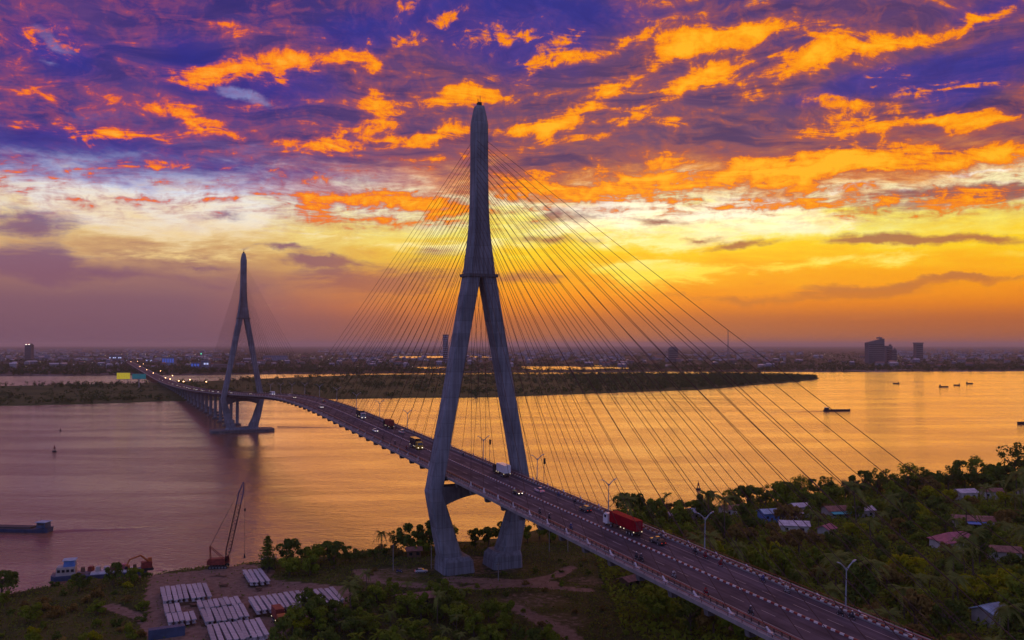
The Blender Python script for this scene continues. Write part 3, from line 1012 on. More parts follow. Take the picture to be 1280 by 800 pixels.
def street_lamp(lit=False):
    r = empty('street_lamp')
    mb = MB()
    mb.box((0, 0, 0.35), (0.5, 0.5, 0.7))
    mb.tube([(0, 0, 0.6), (0, 0, 4.5), (0, 0, 8.2)], [0.17, 0.13, 0.10], 7)
    mb.build('pole', MAT['lamp_pole'], r)
    for sg in (-1, 1):
        mb = MB()
        mb.tube([(0, 0, 7.6), (0, sg * 0.8, 8.5), (0, sg * 1.7, 9.2)], [0.16, 0.13, 0.10], 6)
        a = mb.build('arm', MAT['lamp_pole'], r)
        mb = MB()
        mb.loft([[(-.16, sg * 1.5, 9.02), (.16, sg * 1.5, 9.02), (.12, sg * 1.5, 9.2), (-.12, sg * 1.5, 9.2)],
                 [(-.24, sg * 2.0, 9.22), (.24, sg * 2.0, 9.22), (.18, sg * 2.0, 9.46), (-.18, sg * 2.0, 9.46)],
                 [(-.14, sg * 2.5, 9.42), (.14, sg * 2.5, 9.42), (.10, sg * 2.5, 9.56), (-.10, sg * 2.5, 9.56)]])
        mb.build('lamp_head', MAT['lamp_white'] if lit else MAT['lamp_pole'], a)
    return r


lamp0 = street_lamp()
LAMP_S = [429, 385, 341, 296, 251, 206, 161, 116, 71, 26, -20, -65, -110, -155, -200]
LAMP_L = {429: 'grey double-arm street lamp on the deck edge, above the thick palm grove', 385: 'grey double-arm street lamp on the deck edge behind the red container truck',
          341: 'double-arm street lamp on the deck edge beside the front of the red truck', 296: 'double-arm street lamp beside the pale rose car and a tower leg',
          251: 'double-arm street lamp framed between the two legs of the dirt-bank tower'}
for i, s in enumerate(LAMP_S):
    o = lamp0 if i == 0 else copy_tree(lamp0)
    place_on_deck(o, s, 12.1, 1, 0.0)
    tag(o, LAMP_L.get(s, 'thin double-arm street lamp on the deck edge over the river'), 'street lamp', 'street lamps along the bridge')
# small traffic panels on posts
for s in (300.5, 256.5):
    r = empty('panel_post')
    mb = MB()
    mb.tube([(0, 0, 0), (0, 0, 8.6)], 0.09, 6)
    mb.build('post', MAT['steel'], r)
    mb = MB()
    mb.box((0.2, 0, 8.0), (0.25, 0.7, 1.9))
    mb.build('panel', MAT['dark'], r)
    place_on_deck(r, s, 12.3, 1, 0.0)
    tag(r, 'slim post with a small dark panel near a tower leg', 'post', 'panel posts near the tower')


def wheel(parent, x, y, z, r=0.34, w=0.24):
    mb = MB()
    mb.disc((x, y, z), r, w, 'y', 12)
    t = mb.build('wheel', MAT['rubber'], parent)
    mb = MB()
    mb.disc((x, y, z), r * 0.58, w + 0.04, 'y', 10)
    mb.build('rim', MAT['silver'], t)
    return t


def side_loft(mb, rings, mi=0):
    mb.loft(rings, mi)


def car(paint, kind='saloon', lights=False):
    r = empty('car')
    if kind == 'saloon':
        prof = [(-2.2, .42, .78), (-2.15, .86, .80), (-1.55, .95, .84), (.75, .93, .86), (1.7, .84, .82), (2.15, .66, .74), (2.2, .40, .70)]
        cab = [(-1.75, .93), (-1.05, 1.40), (.15, 1.42), (1.05, .92)]
    elif kind == 'pickup':
        prof = [(-2.6, .55, .85), (-2.58, 1.02, .88), (-.6, 1.05, .9), (1.2, 1.05, .9), (2.4, .98, .86), (2.58, .55, .8)]
        cab = [(-.75, 1.04), (-.55, 1.72), (.55, 1.74), (1.35, 1.04)]
    else:
        prof = [(-2.3, .45, .84), (-2.28, 1.0, .86), (-1.4, 1.04, .9), (1.0, 1.02, .9), (2.1, .92, .86), (2.3, .45, .8)]
        cab = [(-2.15, 1.02), (-1.75, 1.68), (.35, 1.72), (1.25, 1.0)]
    mb = MB()
    rings = []
    for x, top, hw in prof:
        rings.append([(x, -hw, .28), (x, -hw - .04, .28 + (top - .28) * .55), (x, -hw + .10, top), (x, hw - .10, top), (x, hw + .04, .28 + (top - .28) * .55), (x, hw, .28)])
    mb.loft(rings)
    body = mb.build('body', paint, r)
    mb = MB()
    lo = [(cab[0][0], cab[0][1]), (cab[3][0], cab[3][1])]
    hi = [(cab[1][0], cab[1][1]), (cab[2][0], cab[2][1])]
    mb.loft([[(lo[0][0], -.76, lo[0][1] - .03), (lo[1][0], -.74, lo[1][1] - .03), (lo[1][0], .74, lo[1][1] - .03), (lo[0][0], .76, lo[0][1] - .03)],
             [(hi[0][0], -.58, hi[0][1]), (hi[1][0], -.58, hi[1][1]), (hi[1][0], .58, hi[1][1]), (hi[0][0], .58, hi[0][1])]])
    mb.build('windows', MAT['glass'], r)
    mb = MB()
    mb.loft([[(hi[0][0] - .04, -.60, hi[0][1] - .02), (hi[1][0] + .04, -.60, hi[1][1] - .02), (hi[1][0] + .04, .60, hi[1][1] - .02), (hi[0][0] - .04, .60, hi[0][1] - .02)],
             [(hi[0][0] + .1, -.5, hi[0][1] + .06), (hi[1][0] - .1, -.5, hi[1][1] + .06), (hi[1][0] - .1, .5, hi[1][1] + .06), (hi[0][0] + .1, .5, hi[0][1] + .06)]])
    mb.build('roof', paint, r)
    if kind == 'pickup':
        mb = MB()
        mb.box((-1.7, 0, 1.25), (1.5, 1.3, .5), 0, 0, (.8, .8))
        mb.build('cargo', MAT['wood'], r)
    fx = prof[-1][0]
    for y in (-.55, .55):
        mb = MB()
        mb.box((fx - .02, y, .62), (.12, .34, .18))
        mb.build('headlight', MAT['lamp_white'] if lights else MAT['silver'], r)
        mb = MB()
        mb.box((prof[0][0], y, .74), (.10, .34, .16))
        mb.build('tail_light', MAT['tail_light'], r)
    for x in (-1.35, 1.35):
        for y in (-.80, .80):
            wheel(r, x, y, .34)
    return r


def cab_over(r, x0, paint, lights=False):
    """truck cab, front at x0"""
    mb = MB()
    rings = []
    for x, zt, hw in ((x0 - 2.2, 3.3, 1.2), (x0 - 1.0, 3.35, 1.22), (x0 - .25, 3.0, 1.2), (x0, 1.9, 1.18), (x0 + .02, .6, 1.18)):
        rings.append([(x, -hw, .55), (x, -hw, zt - .15), (x, -hw + .15, zt), (x, hw - .15, zt), (x, hw, zt - .15), (x, hw, .55)])
    mb.loft(rings)
    c = mb.build('cab', paint, r)
    mb = MB()
    mb.loft([[(x0 - .20, -1.0, 2.95), (x0 - .20, 1.0, 2.95), (x0 - .24, 1.0, 2.95), (x0 - .24, -1.0, 2.95)], [(x0 + .02, -1.05, 1.95), (x0 + .02, 1.05, 1.95), (x0 - .05, 1.05, 1.95), (x0 - .05, -1.05, 1.95)]])
    mb.build('windscreen', MAT['glass'], c)
    for sg in (-1, 1):
        mb = MB()
        mb.box((x0 - 1.1, sg * 1.215, 2.45), (1.0, .03, .75))
        mb.build('side_window', MAT['glass'], c)
        mb = MB()
        mb.box((x0 + .02, sg * .85, 1.0), (.10, .4, .22))
        mb.build('headlight', MAT['lamp_white'] if lights else MAT['silver'], c)


def container_truck(box_mat, L=12.2, paint=None, lights=False, ribs=True):
    r = empty('container_truck')
    x0 = L / 2 + 2.6
    cab_over(r, x0, paint or MAT['white_paint'], lights)
    mb = MB()
    mb.box((0.4, 0, 1.15), (L + 4.0, 1.0, .35))
    mb.build('chassis', MAT['dark'], r)
    mb = MB()
    mb.box((-.6, 0, 2.85), (L, 2.44, 2.7))
    bx_ = mb.build('container', box_mat, r)
    if ribs:
        n = int(L / .55)
        for sg in (-1, 1):
            mb = MB()
            for q in range(n):
                mb.box((-.6 - L / 2 + .4 + q * (L - .8) / (n - 1), sg * 1.235, 2.85), (.24, .05, 2.5))
            mb.build('corrugation', box_mat, bx_, fix=False)
        mb = MB()
        for y in (-.6, -.2, .2, .6):
            mb.tube([(-.6 - L / 2 - .04, y, 1.6), (-.6 - L / 2 - .04, y, 4.1)], .03, 5)
        mb.build('door_bar', MAT['steel'], bx_)
    xs_ = [x0 - 1.3, x0 - 4.0, -L / 2 + .6, -L / 2 + 1.9, -L / 2 + 3.2] if L > 8 else [x0 - 1.3, -L / 2 + .8, -L / 2 + 2.0]
    for x in xs_:
        for y in (-1.0, 1.0):
            wheel(r, x, y, .52, .52, .34)
    for x in (-L / 2 - .2, -L / 2 + 4.4, -L / 2 + 6.0):
        for sg in (-1, 1):
            mb = MB()
            mb.box((x, sg * 1.24, 1.25), (.30, .10, .24))
            mb.build('marker_light', MAT['marker_light'], r)
    return r


def bus():
    r = empty('bus')
    mb = MB()
    rings = []
    for x, zt, hw in ((-5.0, 2.7, 1.15), (-4.9, 3.0, 1.22), (4.6, 3.0, 1.22), (5.0, 2.5, 1.18), (5.05, .5, 1.15)):
        rings.append([(x, -hw, .45), (x, -hw, zt - .15), (x, -hw + .2, zt), (x, hw - .2, zt), (x, hw, zt - .15), (x, hw, .45)])
    mb.loft(rings)
    mb.build('body', MAT['white_paint'], r)
    for sg in (-1, 1):
        for q in range(6):
            mb = MB()
            mb.box((-4.0 + q * 1.5, sg * 1.225, 2.1), (1.3, .04, .8))
            mb.build('window', MAT['glass'], r)
        mb = MB()
        mb.box((5.06, sg * .8, .8), (.08, .4, .25))
        mb.build('headlight', MAT['lamp_white'], r)
    mb = MB()
    mb.box((4.93, 0, 2.0), (.12, 2.1, 1.0), 0, 0, (.5, 1))
    mb.build('windscreen', MAT['glass'], r)
    for x in (-3.2, 3.3):
        for y in (-1.05, 1.05):
            wheel(r, x, y, .5, .5, .3)
    return r


def motorbike(paint):
    r = empty('motorbike')
    for x in (-.62, .62):
        mb = MB()
        mb.disc((x, 0, .29), .29, .11, 'y', 12)
        w = mb.build('wheel', MAT['rubber'], r)
        mb = MB()
        mb.disc((x, 0, .29), .15, .14, 'y', 8)
        mb.build('rim', MAT['silver'], w)
    mb = MB()
    mb.loft([[(-.75, -.08, .62), (-.75, .08, .62), (-.75, .10, .78), (-.75, -.10, .78)], [(-.2, -.16, .36), (-.2, .16, .36), (-.2, .15, .76), (-.2, -.15, .76)],
             [(.15, -.14, .30), (.15, .14, .30), (.15, .12, .50), (.15, -.12, .50)], [(.42, -.18, .36), (.42, .18, .36), (.42, .12, .85), (.42, -.12, .85)], [(.55, -.08, .5), (.55, .08, .5), (.52, .10, 1.0), (.52, -.10, 1.0)]])
    mb.build('body', paint, r)
    mb = MB()
    mb.box((-.38, 0, .82), (.85, .28, .12), 0, 0, (.9, .8))
    mb.build('seat', MAT['dark'], r)
    mb = MB()
    mb.tube([(.62, 0, .29), (.45, 0, 1.0)], .04, 6)
    mb.tube([(.40, -.34, 1.06), (.47, 0, 1.0), (.40, .34, 1.06)], .028, 6)
    mb.build('handlebar', MAT['dark'], r)
    mb = MB()
    mb.disc((.60, 0, .90), .09, .07, 'x', 8)
    mb.build('headlight', MAT['silver'], r)
    return r


def rider_mesh():
    """one continuous seated body grown over a joint skeleton"""
    J = {'pel': (-.35, 0, .95, .15), 'che': (-.22, 0, 1.28, .17), 'nec': (-.17, 0, 1.47, .07), 'hed': (-.13, 0, 1.60, .10), 'top': (-.12, 0, 1.70, .09)}
    E_ = [('pel', 'che'), ('che', 'nec'), ('nec', 'hed'), ('hed', 'top')]
    for t, sg in (('l', 1), ('r', -1)):
        J.update({t + 'hip': (-.30, sg * .12, .92, .11), t + 'kne': (.16, sg * .20, .88, .075), t + 'ank': (.08, sg * .17, .46, .05), t + 'toe': (.26, sg * .17, .42, .04),
                  t + 'sho': (-.19, sg * .19, 1.40, .075), t + 'elb': (-.02, sg * .30, 1.20, .05), t + 'wri': (.30, sg * .31, 1.12, .036), t + 'han': (.40, sg * .32, 1.09, .04)})
        E_ += [('pel', t + 'hip'), (t + 'hip', t + 'kne'), (t + 'kne', t + 'ank'), (t + 'ank', t + 'toe'), ('che', t + 'sho'), (t + 'sho', t + 'elb'), (t + 'elb', t + 'wri'), (t + 'wri', t + 'han')]
    names = list(J)
    me = bpy.data.meshes.new('rider_skeleton')
    me.from_pydata([J[n][:3] for n in names], [(names.index(a), names.index(b)) for a, b in E_], [])
    o = bpy.data.objects.new('rider_skeleton', me)
    col.objects.link(o)
    md = o.modifiers.new('skin', 'SKIN')
    sv = me.skin_vertices[0].data
    for i, n in enumerate(names):
        sv[i].radius = (J[n][3], J[n][3])
        sv[i].use_root = n == 'pel'
    sub = o.modifiers.new('sub', 'SUBSURF')
    sub.levels = 1
    sub.render_levels = 1
    dg = bpy.context.evaluated_depsgraph_get()
    out = bpy.data.meshes.new_from_object(o.evaluated_get(dg))
    bpy.data.objects.remove(o)
    return out


RIDER = rider_mesh()


def rider(shirt, helmet):
    me = RIDER.copy()
    me.materials.clear()
    for m in (shirt, MAT['skin'], MAT['shirt_dark']):
        me.materials.append(m)
    for p in me.polygons:
        c = p.center
        if c.z > 1.5 or (c.x > .25 and c.z > 1.0):
            p.material_index = 1
        elif c.z < .98 and (c.x > -.25 or c.z < .93):
            p.material_index = 2
        p.use_smooth = True
    r = bpy.data.objects.new('person', me)
    col.objects.link(r)
    mb = MB()
    rings = []
    for q in range(5):
        t = q / 4 * math.pi / 2
        rr = .155 * math.cos(t)
        rings.append([(-.12 + rr * math.cos(a), rr * math.sin(a), 1.64 + .15 * math.sin(t)) for a in [2 * math.pi * j / 10 for j in range(10)]])
    mb.loft(rings)
    mb.build('helmet', helmet, r, True)
    return r


# --- vehicles, in their lanes
v_ = container_truck(MAT['red_box'])
place_on_deck(v_, 361.5, 4.3, -1)
tag(v_, 'truck with a white cab hauling a long red container', 'truck')
v_ = container_truck(MAT['white_paint'], 6.6, MAT['dark'], ribs=False)
place_on_deck(v_, 281.0, 6.4, -1)
tag(v_, 'truck with a dark cab and a pale box between the tower legs', 'truck')
v_ = car(MAT['car_black'], 'suv')
place_on_deck(v_, 338.0, 6.2, -1)
tag(v_, 'black car driving in front of the red container truck', 'car')
v_ = car(MAT['car_rose'], 'saloon')
place_on_deck(v_, 309.5, 6.0, -1)
tag(v_, 'pale rose saloon car on the deck beside a tower leg', 'car')
v_ = car(MAT['car_black'], 'saloon', True)
place_on_deck(v_, 310.0, -1.9, 1)
tag(v_, 'black car with headlights on, heading for the near bank', 'car')
v_ = car(MAT['car_black'], 'pickup')
place_on_deck(v_, 375.0, 5.4, -1)
tag(v_, 'dark pickup with a brown load behind the red container truck', 'pickup')
v_ = container_truck(MAT['car_black'], 6.6, MAT['yellow_paint'], True, False)
place_on_deck(v_, 214.0, -2.2, 1)
tag(v_, 'yellow-cabbed truck with headlights on, near the tower leg', 'truck')
v_ = container_truck(MAT['rust_red'], 7.0, MAT['dark'], False, False)
place_on_deck(v_, 153.0, 5.6, -1)
tag(v_, 'rust-red box truck on the middle of the bridge', 'truck')
v_ = car(MAT['silver'], 'suv')
place_on_deck(v_, 171.0, 6.0, -1)
tag(v_, 'silver car following the rust-red box truck', 'car')
v_ = container_truck(MAT['car_black'], 7.0, MAT['silver'], True, False)
place_on_deck(v_, 112.0, 3.0, 1)
tag(v_, 'dark box truck with headlights on, middle of the bridge', 'truck')
v_ = car(MAT['white_paint'], 'saloon', True)
place_on_deck(v_, 163.0, -4.2, 1)
tag(v_, 'white saloon car on the middle of the bridge', 'car')
v_ = bus()
place_on_deck(v_, -141.0, 3.0, 1)
tag(v_, 'white bus with headlights on, by the tower standing in the river', 'bus')
protoA, protoB = car(MAT['silver'], 'suv', True), car(MAT['car_black'], 'saloon', True)
for i, (s, o, t) in enumerate([(58, -5.0, 1), (-30, -2.5, 1), (-80, 4.5, -1), (-215, -2.6, 1), (-330, -3, 1), (-372, -2.6, 1), (-430, -3, 1), (-520, -2.4, 1), (-560, -5.5, 1), (-610, -2.4, 1), (-640, -5.0, 1), (-690, -3.0, 1), (-760, -3.0, 1), (-840, -3.0, 1), (-960, -3, 1), (-580, -2.6, 1), (-660, -2.4, 1), (-725, -5.2, 1), (-800, -2.4, 1), (-880, -5, 1), (-1050, -3, 1), (-1150, -3, 1), (-1280, -5, 1), (-1400, -3, 1), (-480, -2.5, 1), (20, 5.5, -1), (-400, 5, -1), (-700, 5, -1)]):
    pr = (protoA, protoB)[i % 2]
    c_ = pr if i < 2 else copy_tree(pr)
    place_on_deck(c_, s, o, t)
    tag(c_, ('small silver' if i % 2 == 0 else 'small black') + ' car on the stretch of deck beyond the midspan', 'car', 'far cars on the bridge')

# --- motorbikes and their riders
bikes = {}
RID = {'dark': (MAT['shirt_dark'], MAT['white_paint']), 'red': (MAT['shirt_red'], MAT['dark']), 'blue': (MAT['shirt_blue'], MAT['white_paint']), 'pale': (MAT['shirt_pale'], MAT['rail_red'])}
riders = {}
BIKES = [(372, 8.3, -1, 'dark'), (386, 8.5, -1, 'dark'), (390, 8.4, -1, 'red'), (396.5, 7.6, -1, 'red'), (409.3, 8.6, -1, 'blue'), (431.6, 8.0, -1, 'dark'), (433.8, 8.6, -1, 'dark'), (417, 8.3, -1, 'pale'),
         (384.7, -7.2, 1, 'dark'), (386.2, -6.9, 1, 'dark'), (399.6, -7.5, 1, 'pale'), (411.6, -8.2, 1, 'red'), (424.4, -7.6, 1, 'dark'), (336.7, -7.8, 1, 'dark'), (343.4, -8.3, 1, 'dark'), (328, 8.4, -1, 'dark'),
         (202.9, -7.4, 1, 'dark'), (216.6, -7.0, 1, 'red'), (318, 8.3, -1, 'blue'), (355, -8.0, 1, 'blue'), (346, 8.4, -1, 'red'), (240, 8.3, -1, 'dark'), (352, 8.3, -1, 'pale'), (188, -8, 1, 'dark'), (140, 8.2, -1, 'dark')]
for i, (s, o, t, c) in enumerate(BIKES):
    if c not in bikes:
        bikes[c] = motorbike({'dark': MAT['car_black'], 'red': MAT['red_box'], 'blue': MAT['blue_paint'], 'pale': MAT['silver']}[c])
        riders[c] = rider(*RID[c])
        b_, p_ = bikes[c], riders[c]
    else:
        b_, p_ = copy_tree(bikes[c]), copy_tree(riders[c])
    place_on_deck(b_, s, o, t)
    place_on_deck(p_, s, o, t)
    lane = 'in the lane beside the painted kerb blocks' if t < 0 else 'in the lane beside the white cable anchors'
    word = {'dark': 'black', 'red': 'red', 'blue': 'blue', 'pale': 'silver'}[c]
    tag(b_, word + ' motorbike ' + lane, 'motorbike', 'motorbikes crossing the bridge')
    tag(p_, 'person in ' + c + ' clothes riding ' + lane, 'person', 'motorbike riders')

# lit lamps along the far approach road
fl = empty('approach_lamp')
mb = MB()
mb.tube([(0, 0, 0), (0, 0, 9.5)], [.18, .10], 6)
mb.tube([(0, 0, 9.3), (0, 1.6, 10.0)], .10, 5)
mb.build('pole', MAT['steel'], fl)
mb = MB()
mb.box((0, 1.9, 10.0), (2.0, 1.6, .9), 0, 0, (.6, .6))
mb.build('lamp_head', MAT['lamp_warm'], fl)
for i, (s, sg) in enumerate([(-760, -1), (-840, -1), (-930, 1), (-1010, -1), (-1120, -1), (-1290, 1), (-1500, -1), (-1650, 1), (-1780, -1), (-2150, -1), (-2500, 1), (-2900, -1), (-2950, 1), (-700, 1)]):
    c_ = fl if i == 0 else copy_tree(fl)
    place_on_deck(c_, s, sg * 12.0, 1, 0)
    tag(c_, 'glowing orange street lamp on the road leading to the town', 'street lamp', 'lit lamps on the far approach road')

# ================================================================ yard, boats, houses
# --- stacks of precast girders in the yard
mb = MB()
Lg = 17.0
prof = [(-.50, 0), (.50, 0), (.50, .18), (.14, .38), (.14, .78), (.62, .98), (.62, 1.16), (-.62, 1.16), (-.62, .98), (-.14, .78), (-.14, .38), (-.50, .18)]
mb.loft([[(0, y, z) for y, z in prof], [(Lg, y, z) for y, z in prof]])
g0 = mb.build('concrete_girder', MAT['girder'])
mb = MB()
mb.loft([[(0, y, z) for y, z in prof], [(Lg * .52, y, z) for y, z in prof]])
g1 = mb.build('concrete_girder', MAT['girder'])
used = [False, False]
YROT = BROT


def girder_row(x, y, n, gap, label, short=False, z=2.9, skip=(), length=1.0):
    """row of girders starting at (x, y), lying along the bridge direction and stepping across it"""
    for i in range(n):
        if i in skip:
            continue
        src, q = (g1, 1) if short else (g0, 0)
        if used[q]:
            o = src.copy()
            col.objects.link(o)
        else:
            o = src
            used[q] = True
        p = Vector((x, y)) + BV * gap * i + BU * random.uniform(-.8, .8)
        o.location = (p.x, p.y, z + random.choice((0, 0, .03)))
        o.rotation_euler = (0, 0, YROT + random.uniform(-.02, .02))
        o.scale = (length, 1, 1)
        tag(o, label, 'girder', 'precast girders stacked in the yard')


girder_row(-109.5, 275.0, 9, 1.55, 'pale concrete girder in the row closest to the grassy bank', length=.97)
girder_row(-101.3, 257.0, 3, 1.55, 'short concrete girder beside the gap in the stack', True)
girder_row(-97.0, 248.3, 5, 1.5, 'short concrete girder next to the gap, ends toward the dark blue container', True, length=.95)
girder_row(-92.8, 260.5, 8, 1.5, 'pale concrete girder in the yard row behind the gap', True, length=.9)
girder_row(-89.0, 252.4, 8, 1.55, 'long concrete girder in the middle of the yard', length=.75)
girder_row(-82.0, 238.2, 9, 1.6, 'concrete girder in the last row, cut by the yard road', length=.9)
girder_row(-78.5, 263.4, 15, 1.75, 'concrete girder in the wide row beside the rusty truck', z=3.2, length=.88)
girder_row(-90.5, 297.0, 4, 1.6, 'concrete girder in the small stack near the crane', z=2.6, length=1.0)
# sleepers under the girders
for (x, y, n, gap, L_) in ((-108, 272, 9, 1.55, 14), (-102, 261, 9, 1.55, 14), (-88, 250, 8, 1.55, 13), (-85, 243, 8, 1.55, 13), (-77, 260, 15, 1.75, 26), (-73, 251, 15, 1.75, 26), (-89, 294, 4, 1.6, 6.5), (-84.5, 284, 4, 1.6, 6.5)):
    mb = MB()
    mb.box((0, L_ / 2 - .8, 0), (.6, L_, 1.1))
    o = mb.build('timber_sleeper', MAT['wood'])
    o.location = (x, y, 2.4)
    o.rotation_euler = (0, 0, YROT)
    tag(o, 'long dark timber sleeper carrying a row of concrete girders', 'sleeper', 'sleepers under the girders')
# blue site container
r = empty('site_container', (-92.0, 234.5, 2.0), YROT + math.pi / 2)
mb = MB()
mb.box((0, 0, 1.3), (9, 2.4, 2.6))
cb = mb.build('shell', MAT['hull_blue'], r)
mb = MB()
for q in range(15):
    mb.box((-4.2 + q * .6, -1.22, 1.3), (.25, .06, 2.4))
    mb.box((-4.2 + q * .6, 0, 2.62), (.25, 2.2, .06))
mb.build('corrugation', MAT['hull_blue'], r, fix=False)
tag(r, 'dark blue steel container at the end of the girder stacks', 'container')

# --- crawler crane
cr = empty('crawler_crane', (-102.5, 307.0, 2.0), 0.15)
for sg in (-1, 1):
    mb = MB()
    pr_ = [(-3.4, .5), (-3.0, 0), (3.0, 0), (3.4, .5), (3.0, 1.0), (-3.0, 1.0)]
    mb.prism(pr_, sg * 1.9 - .4, sg * 1.9 + .4)
    t = mb.build('track', MAT['dark'], cr)
    for q in range(6):
        m2 = MB()
        m2.disc((-2.6 + q * 1.04, sg * 1.9, .45), .34, .9, 'y', 10)
        m2.build('roller', MAT['steel'], t)
mb = MB()
mb.box((-.6, 0, 2.2), (5.6, 3.0, 2.0), 0, 0, (.96, .94))
mb.box((-3.2, 0, 2.0), (1.2, 3.2, 1.4))
mb.build('house', MAT['rust_red'], cr)
mb = MB()
mb.box((2.6, 1.0, 2.5), (1.7, 1.2, 2.2), 0, 0, (.8, .9))
cb = mb.build('operator_cab', MAT['rust_red'], cr)
mb = MB()
mb.box((3.4, 1.0, 2.9), (.12, .9, .9))
mb.build('window', MAT['glass'], cb)
foot, tip = Vector((2.4, 0, 2.2)), Vector((8.2, -.8, 29.6))
ax = (tip - foot).normalized()
sx = ax.cross(Vector((0, 1, 0))).normalized()
sy = ax.cross(sx)


def boom(t0, t1, name, m):
    mb = MB()
    n = 9
    L_ = (tip - foot).length

    def corner(t, q):
        w = .75 * min(1.0, .2 + t * 6, .15 + (1 - t) * 7)
        a = ((-1, -1), (1, -1), (1, 1), (-1, 1))[q]
        return foot + ax * L_ * t + sx * a[0] * w + sy * a[1] * w
    tt = np.linspace(t0, t1, n)
    for q in range(4):
        mb.tube([corner(t, q) for t in tt], .11, 5)
        for i in range(n - 1):
            mb.tube([corner(tt[i], q), corner(tt[i + 1], (q + 1) % 4)], .06, 4)
    return mb.build(name, m, cr)


boom(0, .36, 'boom_section', MAT['boom_paint'])
boom(.36, .72, 'boom_section', MAT['boom_paint'])
boom(.72, 1.0, 'boom_section', MAT['blue_paint'])
mb = MB()
for y in (-.9, .9):
    mb.tube([(-2.8, y, 3.0), (-3.0, y * .8, 7.4)], .14, 6)
    mb.tube([(1.6, y, 3.0), (-3.0, y * .8, 7.4)], .12, 6)
mb.tube([(-3.0, -.8, 7.4), (-3.0, .8, 7.4)], .16, 6)
mb.build('gantry', MAT['rust_red'], cr)
mb = MB()
for y in (-.5, .5):
    mb.tube([(-3.0, y, 7.4), tip], .055, 4)
mb.tube([tip + Vector((.5, 0, -.2)), (tip.x + .6, tip.y, 4.4)], .05, 4)
mb.build('hoist_rope', MAT['dark'], cr)
mb = MB()
mb.box((tip.x + .6, tip.y, 20.0), (.5, .5, .9))
mb.box((tip.x + .6, tip.y, 3.8), (.6, .6, 1.4), 0, 0, (.6, .6))
mb.build('hook_block', MAT['dark'], cr)
tag(cr, 'red crawler crane with a tall lattice boom at the water edge', 'crane')

# --- rusty truck and a white van in the yard
tr = container_truck(MAT['rust_red'], 5.2, MAT['orange_paint'], False, False)
tr.location = (-65.5, 246.5, 2.05)
tr.rotation_euler = (0, 0, YROT + .05)
tag(tr, 'old rust-coloured truck parked at the end of a girder row', 'truck')
vn = car(MAT['white_paint'], 'suv')
vn.location = (-67.0, 231.0, 2.05)
vn.rotation_euler = (0, 0, YROT + 1.2)
tag(vn, 'white car parked on the yard road', 'car')
# dark generator box by the crane
r = empty('generator', (-84.5, 305.0, 1.9), .2)
mb = MB()
mb.box((0, 0, 2.0), (5.0, 3.0, 3.4), 0, 0, (.9, .9))
mb.build('housing', MAT['hull_dark'], r)
mb = MB()
mb.box((0, 0, 3.9), (5.4, 3.4, .3))
mb.build('roof', MAT['steel'], r)
mb = MB()
mb.tube([(1.5, .6, 4.0), (1.5, .6, 5.2)], .18, 6)
mb.build('exhaust', MAT['dark'], r)
tag(r, 'dark steel generator shed behind the small girder stack', 'shed')
# yard clutter
for (x, y, sx_, sy_, h) in ((-93, 283, 2.6, 1.6, .8), (-80.5, 279, 2.2, 1.5, .9), (-84, 270, 2.6, 1.2, .5), (-99, 295, 6.0, .6, .4), (-72, 240, 1.4, 1.2, .6), (-94.5, 262, 2.5, 2.0, .8)):
    mb = MB()
    for q in range(5):
        mb.box((random.uniform(-.3, .3) * sx_, random.uniform(-.3, .3) * sy_, h * (.25 + .12 * q)), (sx_ * random.uniform(.5, .9), sy_ * random.uniform(.3, .7), h * .25), random.uniform(-.5, .5))
    o = mb.build('timber_pile', MAT['wood'])
    o.location = (x, y, 2.05)
    tag(o, 'low dark heap of timber on the yard floor', 'timber', 'timber heaps in the yard')


# --- boats
def barge(name, L, B, hullm, cabm, bow=1, loaded=True):
    r = empty(name)
    mb = MB()
    xs_ = [-.5, -.44, -.2, .2, .38, .46, .5]
    hw = [.34, .46, .5, .5, .46, .30, .06]
    zt = [2.0, 1.6, 1.4, 1.4, 1.7, 2.2, 2.5]
    rings = []
    for x, w, z in zip(xs_, hw, zt):
        rings.append([(x * L, -w * B * .8, -.8), (x * L, w * B * .8, -.8), (x * L, w * B, z), (x * L, -w * B, z)])
    mb.loft(rings)
    mb.build('hull', hullm, r)
    mb = MB()
    mb.box((.05 * L, 0, 1.75), (.62 * L, B * .74, .9), 0, 0, (.98, .9))
    mb.build('hold', MAT['hull_dark'] if loaded else MAT['wood'], r)
    mb = MB()
    mb.box((-.40 * L, 0, 3.0), (.13 * L, B * .62, 2.4), 0, 0, (.94, .94))
    c = mb.build('wheelhouse', cabm, r)
    mb = MB()
    mb.box((-.40 * L, 0, 4.3), (.16 * L, B * .74, .18))
    mb.build('roof', MAT['roof_bluegrey'], c)
    for sg in (-1, 1):
        mb = MB()
        mb.box((-.40 * L, sg * B * .30, 3.4), (.09 * L, .06, .7))
        mb.build('window', MAT['glass'], c)
    mb = MB()
    mb.tube([(-.36 * L, 0, 4.3), (-.36 * L, 0, 6.6)], .07, 5)
    mb.build('mast', MAT['dark'], r)
    mb = MB()
    for sg in (-1, 1):
        mb.tube([(-.44 * L, sg * B * .47, 1.9), (-.2 * L, sg * B * .5, 1.7), (.2 * L, sg * B * .5, 1.7), (.40 * L, sg * B * .44, 2.0)], .10, 5)
    mb.build('rubbing_strake', MAT['wood'], r)
    return r


